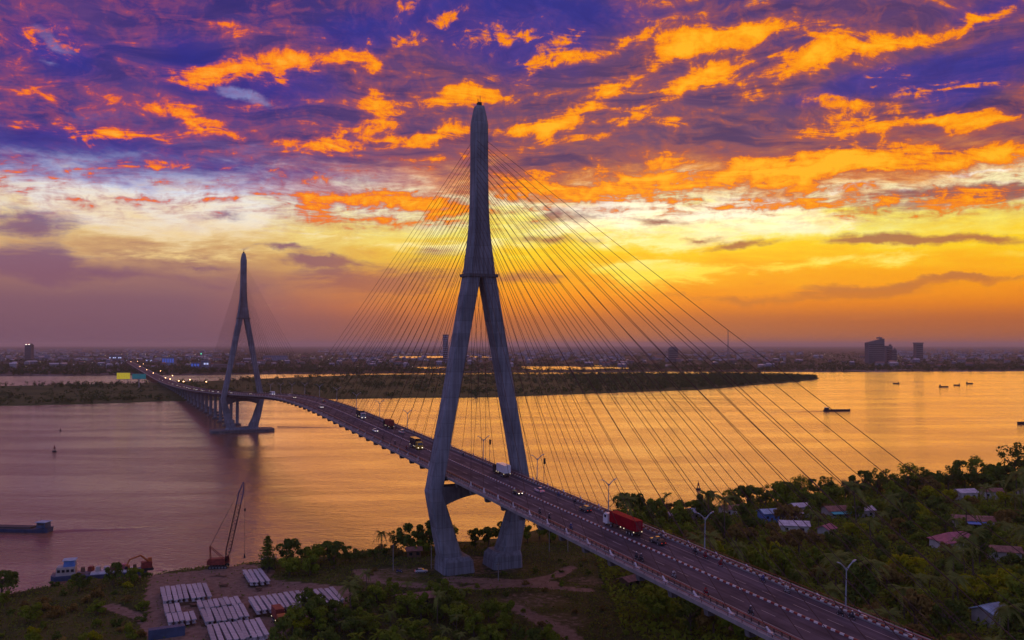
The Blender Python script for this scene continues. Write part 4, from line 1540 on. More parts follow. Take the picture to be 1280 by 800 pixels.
b = barge('cargo_barge', 31, 6.5, MAT['hull_blue'], MAT['hull_blue'])
b.location = (-212.5, 376, 0)
b.rotation_euler = (0, 0, math.pi - .10)
tag(b, 'dark blue cargo barge cruising past the girder yard', 'barge')
b = barge('cargo_barge', 33, 7.5, MAT['hull_dark'], MAT['hull_dark'])
b.location = (391.5, 1052, 0)
b.rotation_euler = (0, 0, .12)
tag(b, 'long dark cargo barge alone on the orange water', 'barge')
b = barge('cargo_barge', 24, 6.5, MAT['hull_dark'], MAT['wall_pale'])
b.location = (520, 884, 0)
b.rotation_euler = (0, 0, math.pi + .4)
tag(b, 'dark barge with a pale wheelhouse off the wooded shore', 'barge')
sb = None
for i, (x, y, rz, L_) in enumerate([(782, 1778, 3.1, 1.0), (813, 1644, .1, 1.4), (870, 1708, 3.0, .9), (932, 1778, .1, 1.1)]):
    if sb is None:
        sb = barge('river_boat', 13, 3.4, MAT['hull_dark'], MAT['wood'])
        o = sb
    else:
        o = copy_tree(sb)
    o.location = (x, y, 0)
    o.rotation_euler = (0, 0, rz)
    o.scale = (L_, 1, 1)
    tag(o, 'small dark wooden boat in the loose group far upriver', 'boat', 'small boats far upriver')

# sunk ridges of water behind the moving boats
def wake(x0, y0, x1, y1, w0, w1, h):
    mb = MB()
    a, b_ = Vector((x0, y0)), Vector((x1, y1))
    d = (b_ - a).normalized()
    nn = Vector((-d.y, d.x))
    rings = []
    for q in range(25):
        t = q / 24
        c = a.lerp(b_, t) + nn * math.sin(t * 9) * w0 * .3
        w = w0 + (w1 - w0) * t
        hh = h * (1 - .8 * t)
        rings.append([(*(c - nn * w), -.05), (*(c - nn * w * .5), hh), (*(c), hh * .3), (*(c + nn * w * .5), hh), (*(c + nn * w), -.05)])
    mb.loft(rings, 0, False, False)
    o = mb.build('wake', WATER, None, True)
    o['kind'] = 'structure'


wake(-196, 374.5, -130, 392, 2.0, 5.0, .35)
wake(373, 1050, 250, 1030, 3.0, 7.0, .5)
wake(-228, 850, -120, 838, 1.0, 3.0, .4)
wake(782, 1780, 925, 1778, 2, 5, .4)


def buoy(x, y, k=1.0):
    r = empty('channel_buoy', (x, y, 0))
    mb = MB()
    mb.disc((0, 0, .3), 1.5 * k, 1.2 * k, 'z', 14)
    mb.build('float', MAT['hull_dark'], r)
    mb = MB()
    for q in range(4):
        t = math.pi / 2 * q + .4
        mb.tube([(1.0 * k * math.cos(t), 1.0 * k * math.sin(t), .8 * k), (.25 * k * math.cos(t), .25 * k * math.sin(t), 4.2 * k)], .14 * k, 5)
    mb.build('frame', MAT['hull_dark'], r)
    mb = MB()
    mb.loft([[(.55 * k * math.cos(t), .55 * k * math.sin(t), z) for t in np.linspace(0, 2 * math.pi, 9)[:-1]] for z in (2.4 * k, 4.0 * k)])
    mb.tube([(0, 0, 4.2 * k), (0, 0, 5.6 * k)], .16 * k, 6)
    mb.build('topmark', MAT['rail_red'], r)
    return r


tag(buoy(-340.8, 651.5), 'dark channel buoy alone on the mauve water', 'buoy')
tag(buoy(102.8, 482.9, .9), 'dark channel buoy behind the stay cables off the wooded bank', 'buoy')
tag(buoy(-420, 813, .5), 'tiny dark marker float upstream of the lone channel buoy', 'buoy')

# --- moored work vessel with an excavator at its stern
mv = empty('work_barge', (-142, 303.0, 0), .32)
mb = MB()
rings = []
for x, w, z in ((-15, 2.4, 2.0), (-14, 3.2, 1.6), (-4, 3.5, 1.3), (12, 3.5, 1.3), (15, 2.2, 2.2)):
    rings.append([(x, -w * .85, -.8), (x, w * .85, -.8), (x, w, z), (x, -w, z)])
mb.loft(rings)
mb.build('hull', MAT['hull_blue'], mv)
mb = MB()
mb.box((-10.5, 0, 3.0), (6.0, 4.8, 2.8), 0, 0, (.95, .95))
c = mb.build('deck_house', MAT['wall_pale'], mv)
mb = MB()
mb.box((-9.5, 0, 5.4), (3.6, 3.6, 2.0), 0, 0, (.9, .9))
c2 = mb.build('wheelhouse', MAT['tarp_blue'], mv)
for q in range(4):
    mb = MB()
    mb.box((-12.6 + q * 1.4, -2.42, 3.2), (.9, .08, .9))
    mb.build('window', MAT['glass'], c)
mb = MB()
mb.box((-9.5, 0, 6.5), (4.2, 4.2, .2))
mb.build('roof', MAT['roof_bluegrey'], c2)
mb = MB()
mb.box((4, 0, 1.6), (14, 5.0, .8), 0, 0, (.96, .9))
mb.build('cargo_deck', MAT['roof_zinc'], mv)
for x, m in ((-5.5, 'wood'), (-3.0, 'rust_red'), (-.6, 'wall_pale'), (2, 'roof_zinc'), (4.2, 'wood'), (5.5, 'rust_red'), (7.4, 'roof_pink'), (8.5, 'orange_paint'), (11, 'wood')):
    mb = MB()
    mb.box((x, random.uniform(-1.2, .6), 2.7), (random.uniform(1.2, 2.2), random.uniform(1.2, 2.6), random.uniform(1.2, 2.2)), random.uniform(-.4, .4), 0, (.9, .9))
    mb.build('deck_load', MAT[m], mv)
tag(mv, 'cluttered moored work barge with blue and pale cabin behind the green bank', 'barge')
ex = empty('excavator', (-127.0, 306.0, 1.5), .5)
for sg in (-1, 1):
    mb = MB()
    mb.prism([(-2.0, .4), (-1.7, 0), (1.7, 0), (2.0, .4), (1.7, .8), (-1.7, .8)], sg * 1.2 - .3, sg * 1.2 + .3)
    mb.build('track', MAT['dark'], ex)
mb = MB()
mb.box((-.3, 0, 1.9), (3.6, 2.6, 2.0), 0, 0, (.9, .9))
mb.build('body', MAT['rust_red'], ex)
mb = MB()
mb.box((.8, .7, 3.2), (1.4, 1.1, 1.6), 0, 0, (.8, .9))
mb.build('cab', MAT['orange_paint'], ex)
mb = MB()
mb.tube([(1.4, 0, 2.0), (-2.4, -1, 5.4), (-6.0, -2, 4.6)], [.4, .34, .26], 6)
mb.tube([(-6.0, -2, 4.6), (-7.0, -2.3, 2.4)], [.28, .2], 6)
mb.build('arm', MAT['orange_paint'], ex)
mb = MB()
mb.box((-7.0, -2.3, 2.0), (1.1, 1.1, .9), 0, 0, (.7, .9))
mb.build('bucket', MAT['dark'], ex)
tag(ex, 'orange and red excavator at the end of the moored barge', 'excavator')


# --- houses under the trees
def house(x, y, w, d, h, rz, roofm, wallm, label, pitch=.38, hip=False, verandah=None):
    w, d = w * .8, d * .8
    z0 = float(ground_z(x, y)) - .1
    r = empty('house', (x, y, z0), rz)
    mb = MB()
    rh = d * .5 * pitch
    mb.loft([[(-w / 2, -d / 2, 0), (w / 2, -d / 2, 0), (w / 2, d / 2, 0), (-w / 2, d / 2, 0)], [(-w / 2, -d / 2, h), (w / 2, -d / 2, h), (w / 2, d / 2, h), (-w / 2, d / 2, h)]])
    if not hip:
        mb.add([(-w / 2, -d / 2, h), (-w / 2, d / 2, h), (-w / 2, 0, h + rh)], [(0, 1, 2)])
        mb.add([(w / 2, -d / 2, h), (w / 2, d / 2, h), (w / 2, 0, h + rh)], [(0, 1, 2)])
    wl = mb.build('wall', wallm, r)
    mb = MB()
    ov = .7
    W2, D2 = w / 2 + ov, d / 2 + ov
    zl = h - ov * pitch
    rx = (W2 - D2 * .9) if hip else W2
    t = .16
    P = [(-W2, -D2, zl), (W2, -D2, zl), (W2, D2, zl), (-W2, D2, zl), (-rx, 0, h + rh + .05), (rx, 0, h + rh + .05)]
    P += [(a, b_, c + t) for a, b_, c in P]
    F = [(0, 1, 5, 4), (2, 3, 4, 5), (6, 7, 11, 10), (8, 9, 10, 11), (0, 1, 7, 6), (2, 3, 9, 8)]
    F += [(0, 3, 4), (6, 9, 10), (1, 2, 5), (7, 8, 11)] if hip else []
    F += [(0, 6, 9, 3), (1, 7, 8, 2)] if hip else [(0, 6, 10, 4), (4, 10, 9, 3), (1, 7, 11, 5), (5, 11, 8, 2)]
    mb.add(P, F)
    rf = mb.build('roof', roofm, r)
    mb = MB()
    n = int(w / .9)
    for q in range(n + 1):
        xx = -W2 + .2 + q * (2 * W2 - .4) / max(n, 1)
        if hip and abs(xx) > rx:
            continue
        for sg in (-1, 1):
            mb.add([(xx - .06, sg * D2, zl + t), (xx + .06, sg * D2, zl + t), (xx + .06, 0, h + rh + t + .05), (xx - .06, 0, h + rh + t + .05), (xx, sg * D2, zl + t + .09), (xx, 0, h + rh + t + .14)], [(0, 4, 5, 3), (4, 1, 2, 5)])
    mb.build('roof_rib', roofm, rf, fix=False)
    for q in (-.28, .28):
        mb = MB()
        mb.box((q * w, -d / 2 - .02, h * .55), (1.2, .08, 1.1))
        mb.build('window', MAT['glass'], r)
    mb = MB()
    mb.box((0, -d / 2 - .02, 1.05), (1.0, .08, 2.1))
    mb.build('door', MAT['wood'], r)
    if verandah:
        mb = MB()
        mb.add([(-W2 * .8, -D2 + .3, zl - .1), (W2 * .8, -D2 + .3, zl - .1), (W2 * .8, -D2 - 2.4, zl - .7), (-W2 * .8, -D2 - 2.4, zl - .7), (-W2 * .8, -D2 + .3, zl - .2), (W2 * .8, -D2 + .3, zl - .2), (W2 * .8, -D2 - 2.4, zl - .8), (-W2 * .8, -D2 - 2.4, zl - .8)], [(0, 1, 2, 3), (4, 5, 6, 7), (2, 3, 7, 6), (1, 2, 6, 5), (0, 3, 7, 4)])
        mb.build('awning', verandah, r)
    tag(r, label, 'house', 'houses under the trees')
    return r


HOUSES = [
    (83.5, 392, 11, 7.5, 3.6, .25, 'roof_bluegrey', 'wall_pale', 'pale blue-roofed house at the water, right behind the bridge deck', None),
    (72, 388, 6, 5, 3.2, .1, 'roof_zinc', 'wall_pale', 'little zinc-roofed hut beside the pale blue-roofed waterside house', None),
    (100, 400, 12, 7, 3.6, .3, 'roof_rust', 'wall_pale', 'rust-roofed waterside house between blue and zinc roofs', None),
    (113.5, 388, 9, 8, 4.2, .2, 'roof_bluegrey', 'tarp_blue', 'blue-walled house with a blue-grey roof by the river', None),
    (124, 389, 9, 7, 3.8, .45, 'roof_zinc', 'wall_pale', 'zinc-roofed house next to the blue-walled house', None),
    (131, 398, 10, 7, 5.0, .2, 'roof_zinc', 'wall_pale', 'tall pale house below the big round waterside tree', None),
    (146, 395, 13, 9, 3.8, .15, 'roof_rust', 'wall_pale', 'wide rust-roofed house with a teal awning', 'wall_teal'),
    (158, 396, 11, 8, 3.8, .2, 'roof_zinc', 'wall_pale', 'zinc-roofed house beside the teal awning', None),
    (117, 364, 14, 8, 3.6, -.2, 'roof_zinc', 'wall_pale', 'long zinc-roofed house amid the trees short of the river row', None),
    (128, 357, 8, 6, 3.4, .8, 'roof_pink', 'wall_pale', 'small pink-roofed house at the end of the long zinc roof', None),
    (168, 332, 20, 12, 4.6, .28, 'roof_pink', 'wall_pale', 'large house with a pink hipped roof standing in the trees', None),
    (196, 373, 19, 9, 3.8, -.25, 'roof_rust', 'wall_pale', 'rust-roofed house with a bright blue awning', 'tarp_blue'),
    (228, 441, 12, 8, 4.2, .2, 'roof_zinc', 'wall_pale', 'zinc-roofed house deep under the riverside trees', None),
    (243, 444, 11, 8, 4.2, -.2, 'roof_rust', 'wall_pale', 'rusty house next to the one deep under the riverside trees', None),
    (258, 438, 11, 8, 4.2, .1, 'roof_zinc', 'wall_pale', 'pale zinc roof farthest along the wooded riverside', None),
    (134, 246, 10, 8, 4.0, .5, 'roof_bluegrey', 'wall_pale', 'blue-grey roofed house below the palms beside the bridge', None),
    (178, 318, 13, 8, 4.0, -.3, 'roof_rust', 'wall_pale', 'brown-roofed house beside the large pink hipped roof', None),
    (188, 312, 6, 5, 3.6, .3, 'roof_zinc', 'white_paint', 'small white hut next to the brown-roofed house', None),
    (-29, 262, 13, 6, 3.0, .38, 'roof_rust', 'wood', 'low rust-roofed shed among palms at the edge of the clearing', None),
    (-36, 322, 6, 4.5, 3.0, .2, 'roof_rust', 'wood', 'small hut beneath the waterside trees left of the tower foot', None),
    (38, 284, 7, 5, 2.6, .7, 'roof_rust', 'wood', 'brown hut hidden in bushes below the bridge deck', None),
]
for (x, y, w, d, h, rz, rm, wm, lb, aw) in HOUSES:
    house(x, y, w, d, h, rz, MAT[rm], MAT[wm], lb, .38 if rm != 'roof_pink' else .5, rm == 'roof_pink' and w > 10, MAT[aw] if aw else None)

# small things in the clearing
pk = motorbike(MAT['blue_paint'])
pk.location = (-38.5, 300, float(ground_z(-38.5, 300)))
pk.scale = (1.3, 1.3, 1.3)
tag(pk, 'parked blue motorbike in the clearing by the tower foot', 'motorbike')
lc = car(MAT['silver'], 'saloon')
lc.location = (-31, 300, float(ground_z(-31, 300)) + .02)
lc.rotation_euler = (0, 0, .2)
tag(lc, 'silver car parked in the clearing by the tower foot', 'car')
for i, (x, y, h) in enumerate(((-41, 303, 9), (-28, 305, 8), (-22, 303, 8), (-4.5, 290, 6), (14, 330, 9), (21, 330, 9))):
    r = empty('utility_pole', (x, y, float(ground_z(x, y)) - .1))
    mb = MB()
    mb.tube([(0, 0, 0), (0, 0, h)], [.16, .11], 6)
    mb.build('pole', MAT['concrete_light'], r)
    mb = MB()
    mb.box((0, 0, h - .6), (1.5, .12, .12), .4)
    mb.build('cross_arm', MAT['wood'], r)
    tag(r, 'slim utility pole in the clearing around the tower feet', 'pole', 'utility poles by the tower')

# ================================================================ trees
def rand_dirs(n):
    v = rng.normal(size=(n, 3))
    return v / np.linalg.norm(v, axis=1, keepdims=True)


def leaf_quads(C, size, normal=None, flat=0.5):
    """quads at centres C, random facing, size per leaf"""
    n = len(C)
    nn = rand_dirs(n)
    if normal is not None:
        nn = nn * flat + normal
        nn /= np.linalg.norm(nn, axis=1, keepdims=True)
    t = np.cross(nn, rand_dirs(n))
    t /= np.linalg.norm(t, axis=1, keepdims=True) + 1e-9
    b = np.cross(nn, t)
    s = size[:, None]
    a = rng.uniform(.55, 1.0, (n, 1))
    q = np.stack([C - t * s, C + b * s * .55 * a, C + t * s, C - b * s * .55 * a], 1)
    return q


def crown_quads(R_, Hc, z0, lobes, per, leaf):
    """leafy crown: lobes of small leaves within an ellipsoid of radius R_ and height Hc starting at z0"""
    out = []
    for i in range(lobes):
        d = rand_dirs(1)[0]
        rr = rng.uniform(.25, .9)
        c = np.array([d[0] * R_ * rr, d[1] * R_ * rr, z0 + Hc * (.5 + .42 * d[2] * rr ** .5)])
        lr = R_ * rng.uniform(.2, .46)
        dd = rand_dirs(per)
        dd[:, 2] = np.where(rng.random(per) < .35, np.abs(dd[:, 2]), dd[:, 2])
        rad = lr * rng.uniform(.55, 1.08, (per, 1)) ** .6
        P = c + dd * rad * np.array([1, 1, .78])
        out.append(leaf_quads(P, rng.uniform(leaf * .6, leaf * 1.25, per), dd * 1.0 + np.array([0, 0, .35]), .8))
    return np.concatenate(out)


def trunk_mesh(parent, h, r, branches=5, spread=2.5, lean=.3, m='bark'):
    mb = MB()
    lx, ly = random.uniform(-lean, lean), random.uniform(-lean, lean)
    mb.tube([(0, 0, -.4), (lx * .4, ly * .4, h * .4), (lx, ly, h * .8)], [r, r * .75, r * .5], 7)
    for i in range(branches):
        t = 2 * math.pi * i / branches + random.uniform(-.4, .4)
        b = h * random.uniform(.4, .7)
        mb.tube([(lx * .6, ly * .6, b), (math.cos(t) * spread * .5, math.sin(t) * spread * .5, b + h * .22), (math.cos(t) * spread, math.sin(t) * spread, b + h * .42)], [r * .5, r * .32, r * .14], 5)
    return mb.build('trunk', MAT[m], parent)


def broad_tree(R_, Hc, z0, lm, lobes=11, per=105, leaf=.55, name='broadleaf_tree'):
    t = empty({'leaf_olive': 'dry_leaved_tree', 'leaf_lime': 'yellow_green_tree'}.get(lm, name))
    trunk_mesh(t, z0 + Hc * .6, .22 + R_ * .03, 6, R_ * .6)
    quads_object('crown', crown_quads(R_, Hc, z0, lobes, per, leaf), MAT[lm], t)
    return t


def palm_tree(h, nf=16, fl=4.2):
    t = empty('palm_tree')
    mb = MB()
    lx, ly = random.uniform(-.9, .9), random.uniform(-.9, .9)
    mb.tube([(0, 0, -.4), (lx * .3, ly * .3, h * .35), (lx * .7, ly * .7, h * .7), (lx, ly, h)], [.22, .16, .14, .13], 7)
    mb.build('trunk', MAT['bark'], t)
    Q = []
    for i in range(nf):
        a = 2 * math.pi * i / nf + random.uniform(-.2, .2)
        up = random.uniform(-.15, .95)
        dx, dy = math.cos(a), math.sin(a)
        L = fl * random.uniform(.8, 1.1)
        n = 13
        prev = None
        for q in range(n + 1):
            u = q / n
            r_ = L * u * (1 - .12 * u)
            z = h + .15 + L * (up * u * .8 - (.45 + .5 * (1 - up)) * u * u)
            p = np.array([lx + dx * r_, ly + dy * r_, z])
            if prev is not None:
                ll = .85 * math.sin(math.pi * min(1, u * .9 + .12)) + .12
                for sg in (-1, 1):
                    tip = p + np.array([-dy * sg * ll + dx * .35, dx * sg * ll + dy * .35, -.38 * ll])
                    Q.append([prev, p, tip, tip * .85 + prev * .15])
            prev = p
    quads_object('frond_crown', np.array(Q), MAT['leaf_palm'], t)
    return t


def banana_clump():
    t = empty('banana_plant')
    mb = MB()
    for i in range(4):
        a = i * 1.7
        mb.tube([(.5 * math.cos(a), .5 * math.sin(a), -.3), (.7 * math.cos(a), .7 * math.sin(a), 2.4)], [.14, .09], 6)
    mb.build('stem', MAT['bark'], t)
    Q = []
    for i in range(22):
        a = random.uniform(0, 6.28)
        b = np.array([.6 * math.cos(a * 2), .6 * math.sin(a * 2), random.uniform(1.7, 2.5)])
        L = random.uniform(1.7, 2.8)
        up = random.uniform(.3, 1.4)
        d = np.array([math.cos(a), math.sin(a), 0])
        s = np.array([-d[1], d[0], 0])
        prev = b
        pw = .1
        for q in range(1, 5):
            u = q / 4
            p = b + d * L * u + np.array([0, 0, L * (up * u - .9 * u * u)])
            w = .42 * math.sin(math.pi * min(.97, u * .85 + .1)) + .05
            Q.append([prev - s * pw, prev + s * pw, p + s * w, p - s * w])
            prev, pw = p, w
    quads_object('leaf_crown', np.array(Q), MAT['leaf_mid'], t)
    return t


def conifer(h):
    t = empty('conifer_tree')
    mb = MB()
    mb.tube([(0, 0, -.4), (0, 0, h)], [.28, .05], 7)
    mb.build('trunk', MAT['bark'], t)
    out = []
    for k in range(12):
        z = h * (.18 + .80 * k / 12)
        rr = 2.9 * (1 - k / 12.5) ** .8 * (1 + .25 * math.sin(k * 2.2))
        for j in range(7):
            a = j * .9 + k * .5
            n = 26
            u = rng.uniform(.1, 1, n)
            C = np.stack([np.cos(a) * rr * u, np.sin(a) * rr * u, z + .25 * u - .35 * u * u], 1) + rng.normal(0, .12, (n, 3))
            out.append(leaf_quads(C, rng.uniform(.2, .42, n)))
    quads_object('crown', np.concatenate(out), MAT['leaf_dark'], t)
    return t


def shrub(R_, H_, lm):
    t = empty('shrub')
    mb = MB()
    for i in range(5):
        a = i * 1.26
        mb.tube([(0, 0, -.2), (R_ * .5 * math.cos(a), R_ * .5 * math.sin(a), H_ * .6)], [.07, .03], 5)
    mb.build('stem', MAT['bark'], t)
    quads_object('foliage', crown_quads(R_, H_, 0.0, 7, 60, .42), MAT[lm], t)
    return t


PROTO = {
    'dark': [broad_tree(4.2, 7.2, .9, 'leaf_dark', 13), broad_tree(3.4, 7.0, 1.0, 'leaf_dark', 11), broad_tree(5.0, 8.0, 1.2, 'leaf_dark', 15)],
    'mid': [broad_tree(4.0, 6.6, .7, 'leaf_mid', 13), broad_tree(3.2, 6.2, .7, 'leaf_mid', 10, 110, .45), broad_tree(4.8, 7.2, 1.0, 'leaf_mid', 15)],
    'olive': [broad_tree(3.8, 5.4, 2.0, 'leaf_olive'), broad_tree(3.0, 4.4, 1.6, 'leaf_olive', 8)],
    'lime': [broad_tree(3.6, 5.0, 1.6, 'leaf_lime'), broad_tree(2.8, 4.0, 1.4, 'leaf_lime', 9)],
    'airy': [broad_tree(4.6, 8.0, 2.8, 'leaf_dark', 12, 75, .42, 'open_crowned_tree'), broad_tree(3.4, 7.6, 2.6, 'leaf_dark', 11, 70, .42, 'open_crowned_tree'), broad_tree(4.0, 6.8, 3.4, 'leaf_mid', 10, 70, .42, 'open_crowned_tree')],
    'palm': [palm_tree(8.0), palm_tree(6.4, 14, 3.8), palm_tree(9.4, 17, 4.4)],
    'banana': [banana_clump(), banana_clump()],
    'conifer': [conifer(11.5)],
    'bush': [shrub(2.4, 2.4, 'leaf_mid'), shrub(1.9, 2.0, 'leaf_dark'), shrub(2.6, 2.2, 'leaf_olive')],
    'limebush': [shrub(2.2, 2.0, 'leaf_lime')],
}
proto_used = {k: [False] * len(v) for k, v in PROTO.items()}
DESC = {'dark': ('dark green broadleaf tree', 'tree'), 'mid': ('mid green broadleaf tree', 'tree'), 'olive': ('olive-brown broadleaf tree', 'tree'), 'lime': ('bright yellow-green tree', 'tree'), 'airy': ('tall open-crowned tree', 'tree'),
        'palm': ('coconut palm', 'palm'), 'banana': ('banana clump', 'banana plant'), 'conifer': ('dark conifer with tiered branches', 'tree'), 'bush': ('low leafy shrub', 'shrub'), 'limebush': ('yellow-green shrub', 'shrub')}
placed = []


def plant(kind, x, y, k=1.0, where=''):
    i = random.randrange(len(PROTO[kind]))
    p = PROTO[kind][i]
    if proto_used[kind][i]:
        o = copy_tree(p)
    else:
        proto_used[kind][i] = True
        o = p
    o.location = (x, y, float(ground_z(x, y)) - .05)
    o.rotation_euler = (0, 0, random.uniform(0, 6.28))
    kk = k * random.uniform(.88, 1.14)
    o.scale = (kk * random.uniform(.9, 1.15), kk * random.uniform(.9, 1.15), kk * random.uniform(.82, 1.34))
    placed.append((x, y))
    d, c = DESC[kind]
    tag(o, (d + ' ' + where).strip(), c, (d + 's ' + where).strip())
    return o


HXY = [(h[0], h[1], max(h[2], h[3])) for h in HOUSES]


def free(x, y, md, bridge_gap=15.5):
    if y > shore_y(x) - 2.5:
        return False
    s, o = bridge_so(x, y)
    if abs(o) < bridge_gap:
        return False
    for hx, hy, hw in HXY:
        # keep houses clear, and open a lane on the side the roofs are seen from
        if math.hypot(x - hx, y - hy) < hw * .42 + 2.0:
            return False
        dy = hy - y
        if 0 < dy < 9 and abs(x - hx * (y / hy)) < hw * .32:
            return False
    if in_poly(np.array([x]), np.array([y]), YARD)[0]:
        return False
    for px, py in placed:
        if abs(px - x) < md and abs(py - y) < md and math.hypot(px - x, py - y) < md:
            return False
    return True


# hand-placed trees that stand out
for kind, x, y, k, w in [
    ('conifer', -83.5, 300, 1.0, 'at the corner of the girder yard'),
    ('dark', -66, 317, 1.25, 'on the bank between the yard and the clearing'), ('mid', -71, 309, 1.1, 'on the bank between the yard and the clearing'), ('dark', -77, 305, 1.0, 'on the bank between the yard and the clearing'),
    ('dark', -62, 306, .95, 'on the bank between the yard and the clearing'), ('mid', -75, 296, .9, 'on the bank between the yard and the clearing'), ('dark', -58, 314, .8, 'on the bank between the yard and the clearing'), ('bush', -55, 322, 1.1, 'on the bank between the yard and the clearing'), ('mid', -68, 296, .85, 'on the bank between the yard and the clearing'), ('dark', -50, 318, .7, 'on the bank between the yard and the clearing'),
    ('dark', -38, 327, 1.15, 'at the water left of the tower foot'), ('dark', -31, 330, 1.1, 'at the water left of the tower foot'), ('mid', -34, 324, 1.0, 'at the water left of the tower foot'), ('dark', -26, 330, 1.0, 'at the water left of the tower foot'), ('airy', -44, 329, .75, 'at the water left of the tower foot'), ('airy', -23, 334, .9, 'at the water left of the tower foot'), ('bush', -47, 328, 1.4, 'at the water left of the tower foot'), ('bush', -43, 325, 1.3, 'at the water left of the tower foot'), ('palm', -49, 330, .7, 'at the water left of the tower foot'),
    ('dark', -9, 338, 1.0, 'at the water between the tower feet'), ('dark', -3, 342, 1.1, 'at the water between the tower feet'), ('airy', 2, 346, .95, 'at the water between the tower feet'), ('dark', -14, 336, .9, 'at the water between the tower feet'), ('mid', 6, 344, .9, 'at the water between the tower feet'), ('airy', 11, 350, .9, 'at the water between the tower feet'),
    ('dark', 20, 352, 1.1, 'at the water behind the deck'), ('dark', 27, 358, 1.1, 'at the water behind the deck'), ('mid', 15, 345, 1.0, 'at the water behind the deck'), ('dark', 33, 362, 1.1, 'at the water behind the deck'), ('bush', -50, 336, 1.0, 'sticking out of the water margin'),
    ('dark', 56, 393, 1.35, 'on the bank next to the red truck'), ('mid', 61, 389, 1.2, 'on the bank next to the red truck'), ('dark', 50, 391, 1.2, 'on the bank next to the red truck'), ('mid', 66, 386, 1.0, 'on the bank next to the red truck'), ('mid', 48, 384, 1.0, 'on the bank next to the red truck'), ('palm', 70, 398, .8, 'on the bank next to the red truck'),
    ('airy', 103, 416, .9, 'among the waterside houses'), ('airy', 117, 413, .85, 'among the waterside houses'), ('airy', 123, 425, 1.05, 'among the waterside houses'), ('dark', 133, 428, 1.5, 'round and big behind the waterside houses'), ('airy', 141, 430, 1.25, 'among the waterside houses'),
    ('airy', 157, 436, 1.3, 'along the riverside tree line'), ('airy', 166, 436, 1.1, 'along the riverside tree line'), ('dark', 175, 440, 1.2, 'along the riverside tree line'), ('airy', 186, 446, 1.25, 'along the riverside tree line'), ('airy', 195, 452, 1.35, 'along the riverside tree line'), ('airy', 206, 456, 1.4, 'along the riverside tree line'), ('airy', 214, 458, 1.25, 'along the riverside tree line'), ('dark', 222, 462, 1.4, 'along the riverside tree line'),
    ('airy', 232, 466, 1.45, 'along the riverside tree line'), ('dark', 243, 470, 1.4, 'along the riverside tree line'), ('airy', 251, 474, 1.4, 'along the riverside tree line'), ('dark', 262, 478, 1.5, 'along the riverside tree line'), ('dark', 272, 482, 1.6, 'along the riverside tree line'), ('airy', 280, 488, 1.6, 'along the riverside tree line'), ('dark', 292, 490, 1.6, 'along the riverside tree line'),
    ('lime', 204, 431, 1.7, 'round and glowing below the riverside tree line'), ('lime', 180, 386, 1.45, 'near the blue-awning house'), ('lime', 174, 380, 1.3, 'near the blue-awning house'),
    ('lime', 124, 281, 1.5, 'beside the palm grove'), ('lime', 130, 284, 1.35, 'beside the palm grove'), ('olive', 118, 277, 1.2, 'beside the palm grove'), ('lime', 119, 284, 1.2, 'beside the palm grove'), ('olive', 133, 290, 1.2, 'beside the palm grove'),
    ('lime', 138, 262, 1.25, 'in the bamboo-like thicket'), ('lime', 144, 266, 1.4, 'in the bamboo-like thicket'), ('lime', 150, 268, 1.35, 'in the bamboo-like thicket'), ('lime', 146, 259, 1.2, 'in the bamboo-like thicket'), ('lime', 155, 266, 1.2, 'in the bamboo-like thicket'), ('lime', 139, 271, 1.2, 'in the bamboo-like thicket'),
    ('dark', -137, 278, .7, 'on the grassy bank by the moored barge'), ('dark', -129, 284, .75, 'on the grassy bank by the moored barge'), ('mid', -123, 287, .6, 'on the grassy bank by the moored barge'), ('dark', -158, 272, .9, 'alone at the water left of the moored barge'),
]:
    plant(kind, x, y, k, w)

# lower growth that closes the tree line at the water
for i in range(75):
    x = random.uniform(40, 300)
    y = float(shore_y(x)) - random.uniform(4.5, 13)
    if bridge_so(x, y)[1] < 15 or not free(x, y, 2.6):
        continue
    plant(random.choice(('bush', 'bush', 'mid', 'dark', 'olive')), x, y, random.uniform(.7, 1.1), 'in the low growth along the water edge')


MARKS = [(168, 332, 26, 'around the large pink-roofed house'), (196, 373, 24, 'around the house with the blue awning'), (134, 246, 20, 'around the blue-grey roofed house'),
         (117, 364, 20, 'around the long zinc-roofed house'), (240, 440, 28, 'around the houses under the riverside trees'), (146, 265, 16, 'around the bamboo-like thicket')]


def zone(x, y):
    for mx, my, r_, txt in MARKS:
        if math.hypot(x - mx, y - my) < r_:
            return txt
    if bridge_so(x, y)[1] < 30:
        return 'right below the deck edge with the street lamps'
    if 62 < x < 170 and y > 374:
        return 'among the waterside houses'
    return 'in the thick grove beside the bridge'


# the grove on the far side of the deck
cnt = 0
for tries in range(9000):
    x, y = random.uniform(40, 330), random.uniform(175, 500)
    s, o = bridge_so(x, y)
    if o < 16.5 or y > shore_y(x) - 4 or x / y > .66:
        continue
    md = random.uniform(5.2, 7.2)
    if not free(x, y, md):
        continue
    palm_zone = y < 300 and x / y < .56
    f = math.sin(x * .045 + 1.3) * math.cos(y * .05)
    if random.random() < (.42 if palm_zone else .16):
        kd = 'palm'
    else:
        r_ = random.random() + .28 * f
        kd = 'dark' if r_ < .34 else ('mid' if r_ < .68 else ('olive' if r_ < .96 else 'lime'))
    near_river = shore_y(x) - y < 40
    if near_river and kd == 'palm':
        kd = 'dark'
    plant(kd, x, y, random.uniform(.8, 1.3) * (1.12 if near_river else 1.0) * (1.18 if kd == 'palm' else 1.0), zone(x, y))
    cnt += 1
    if cnt > 285:
        break

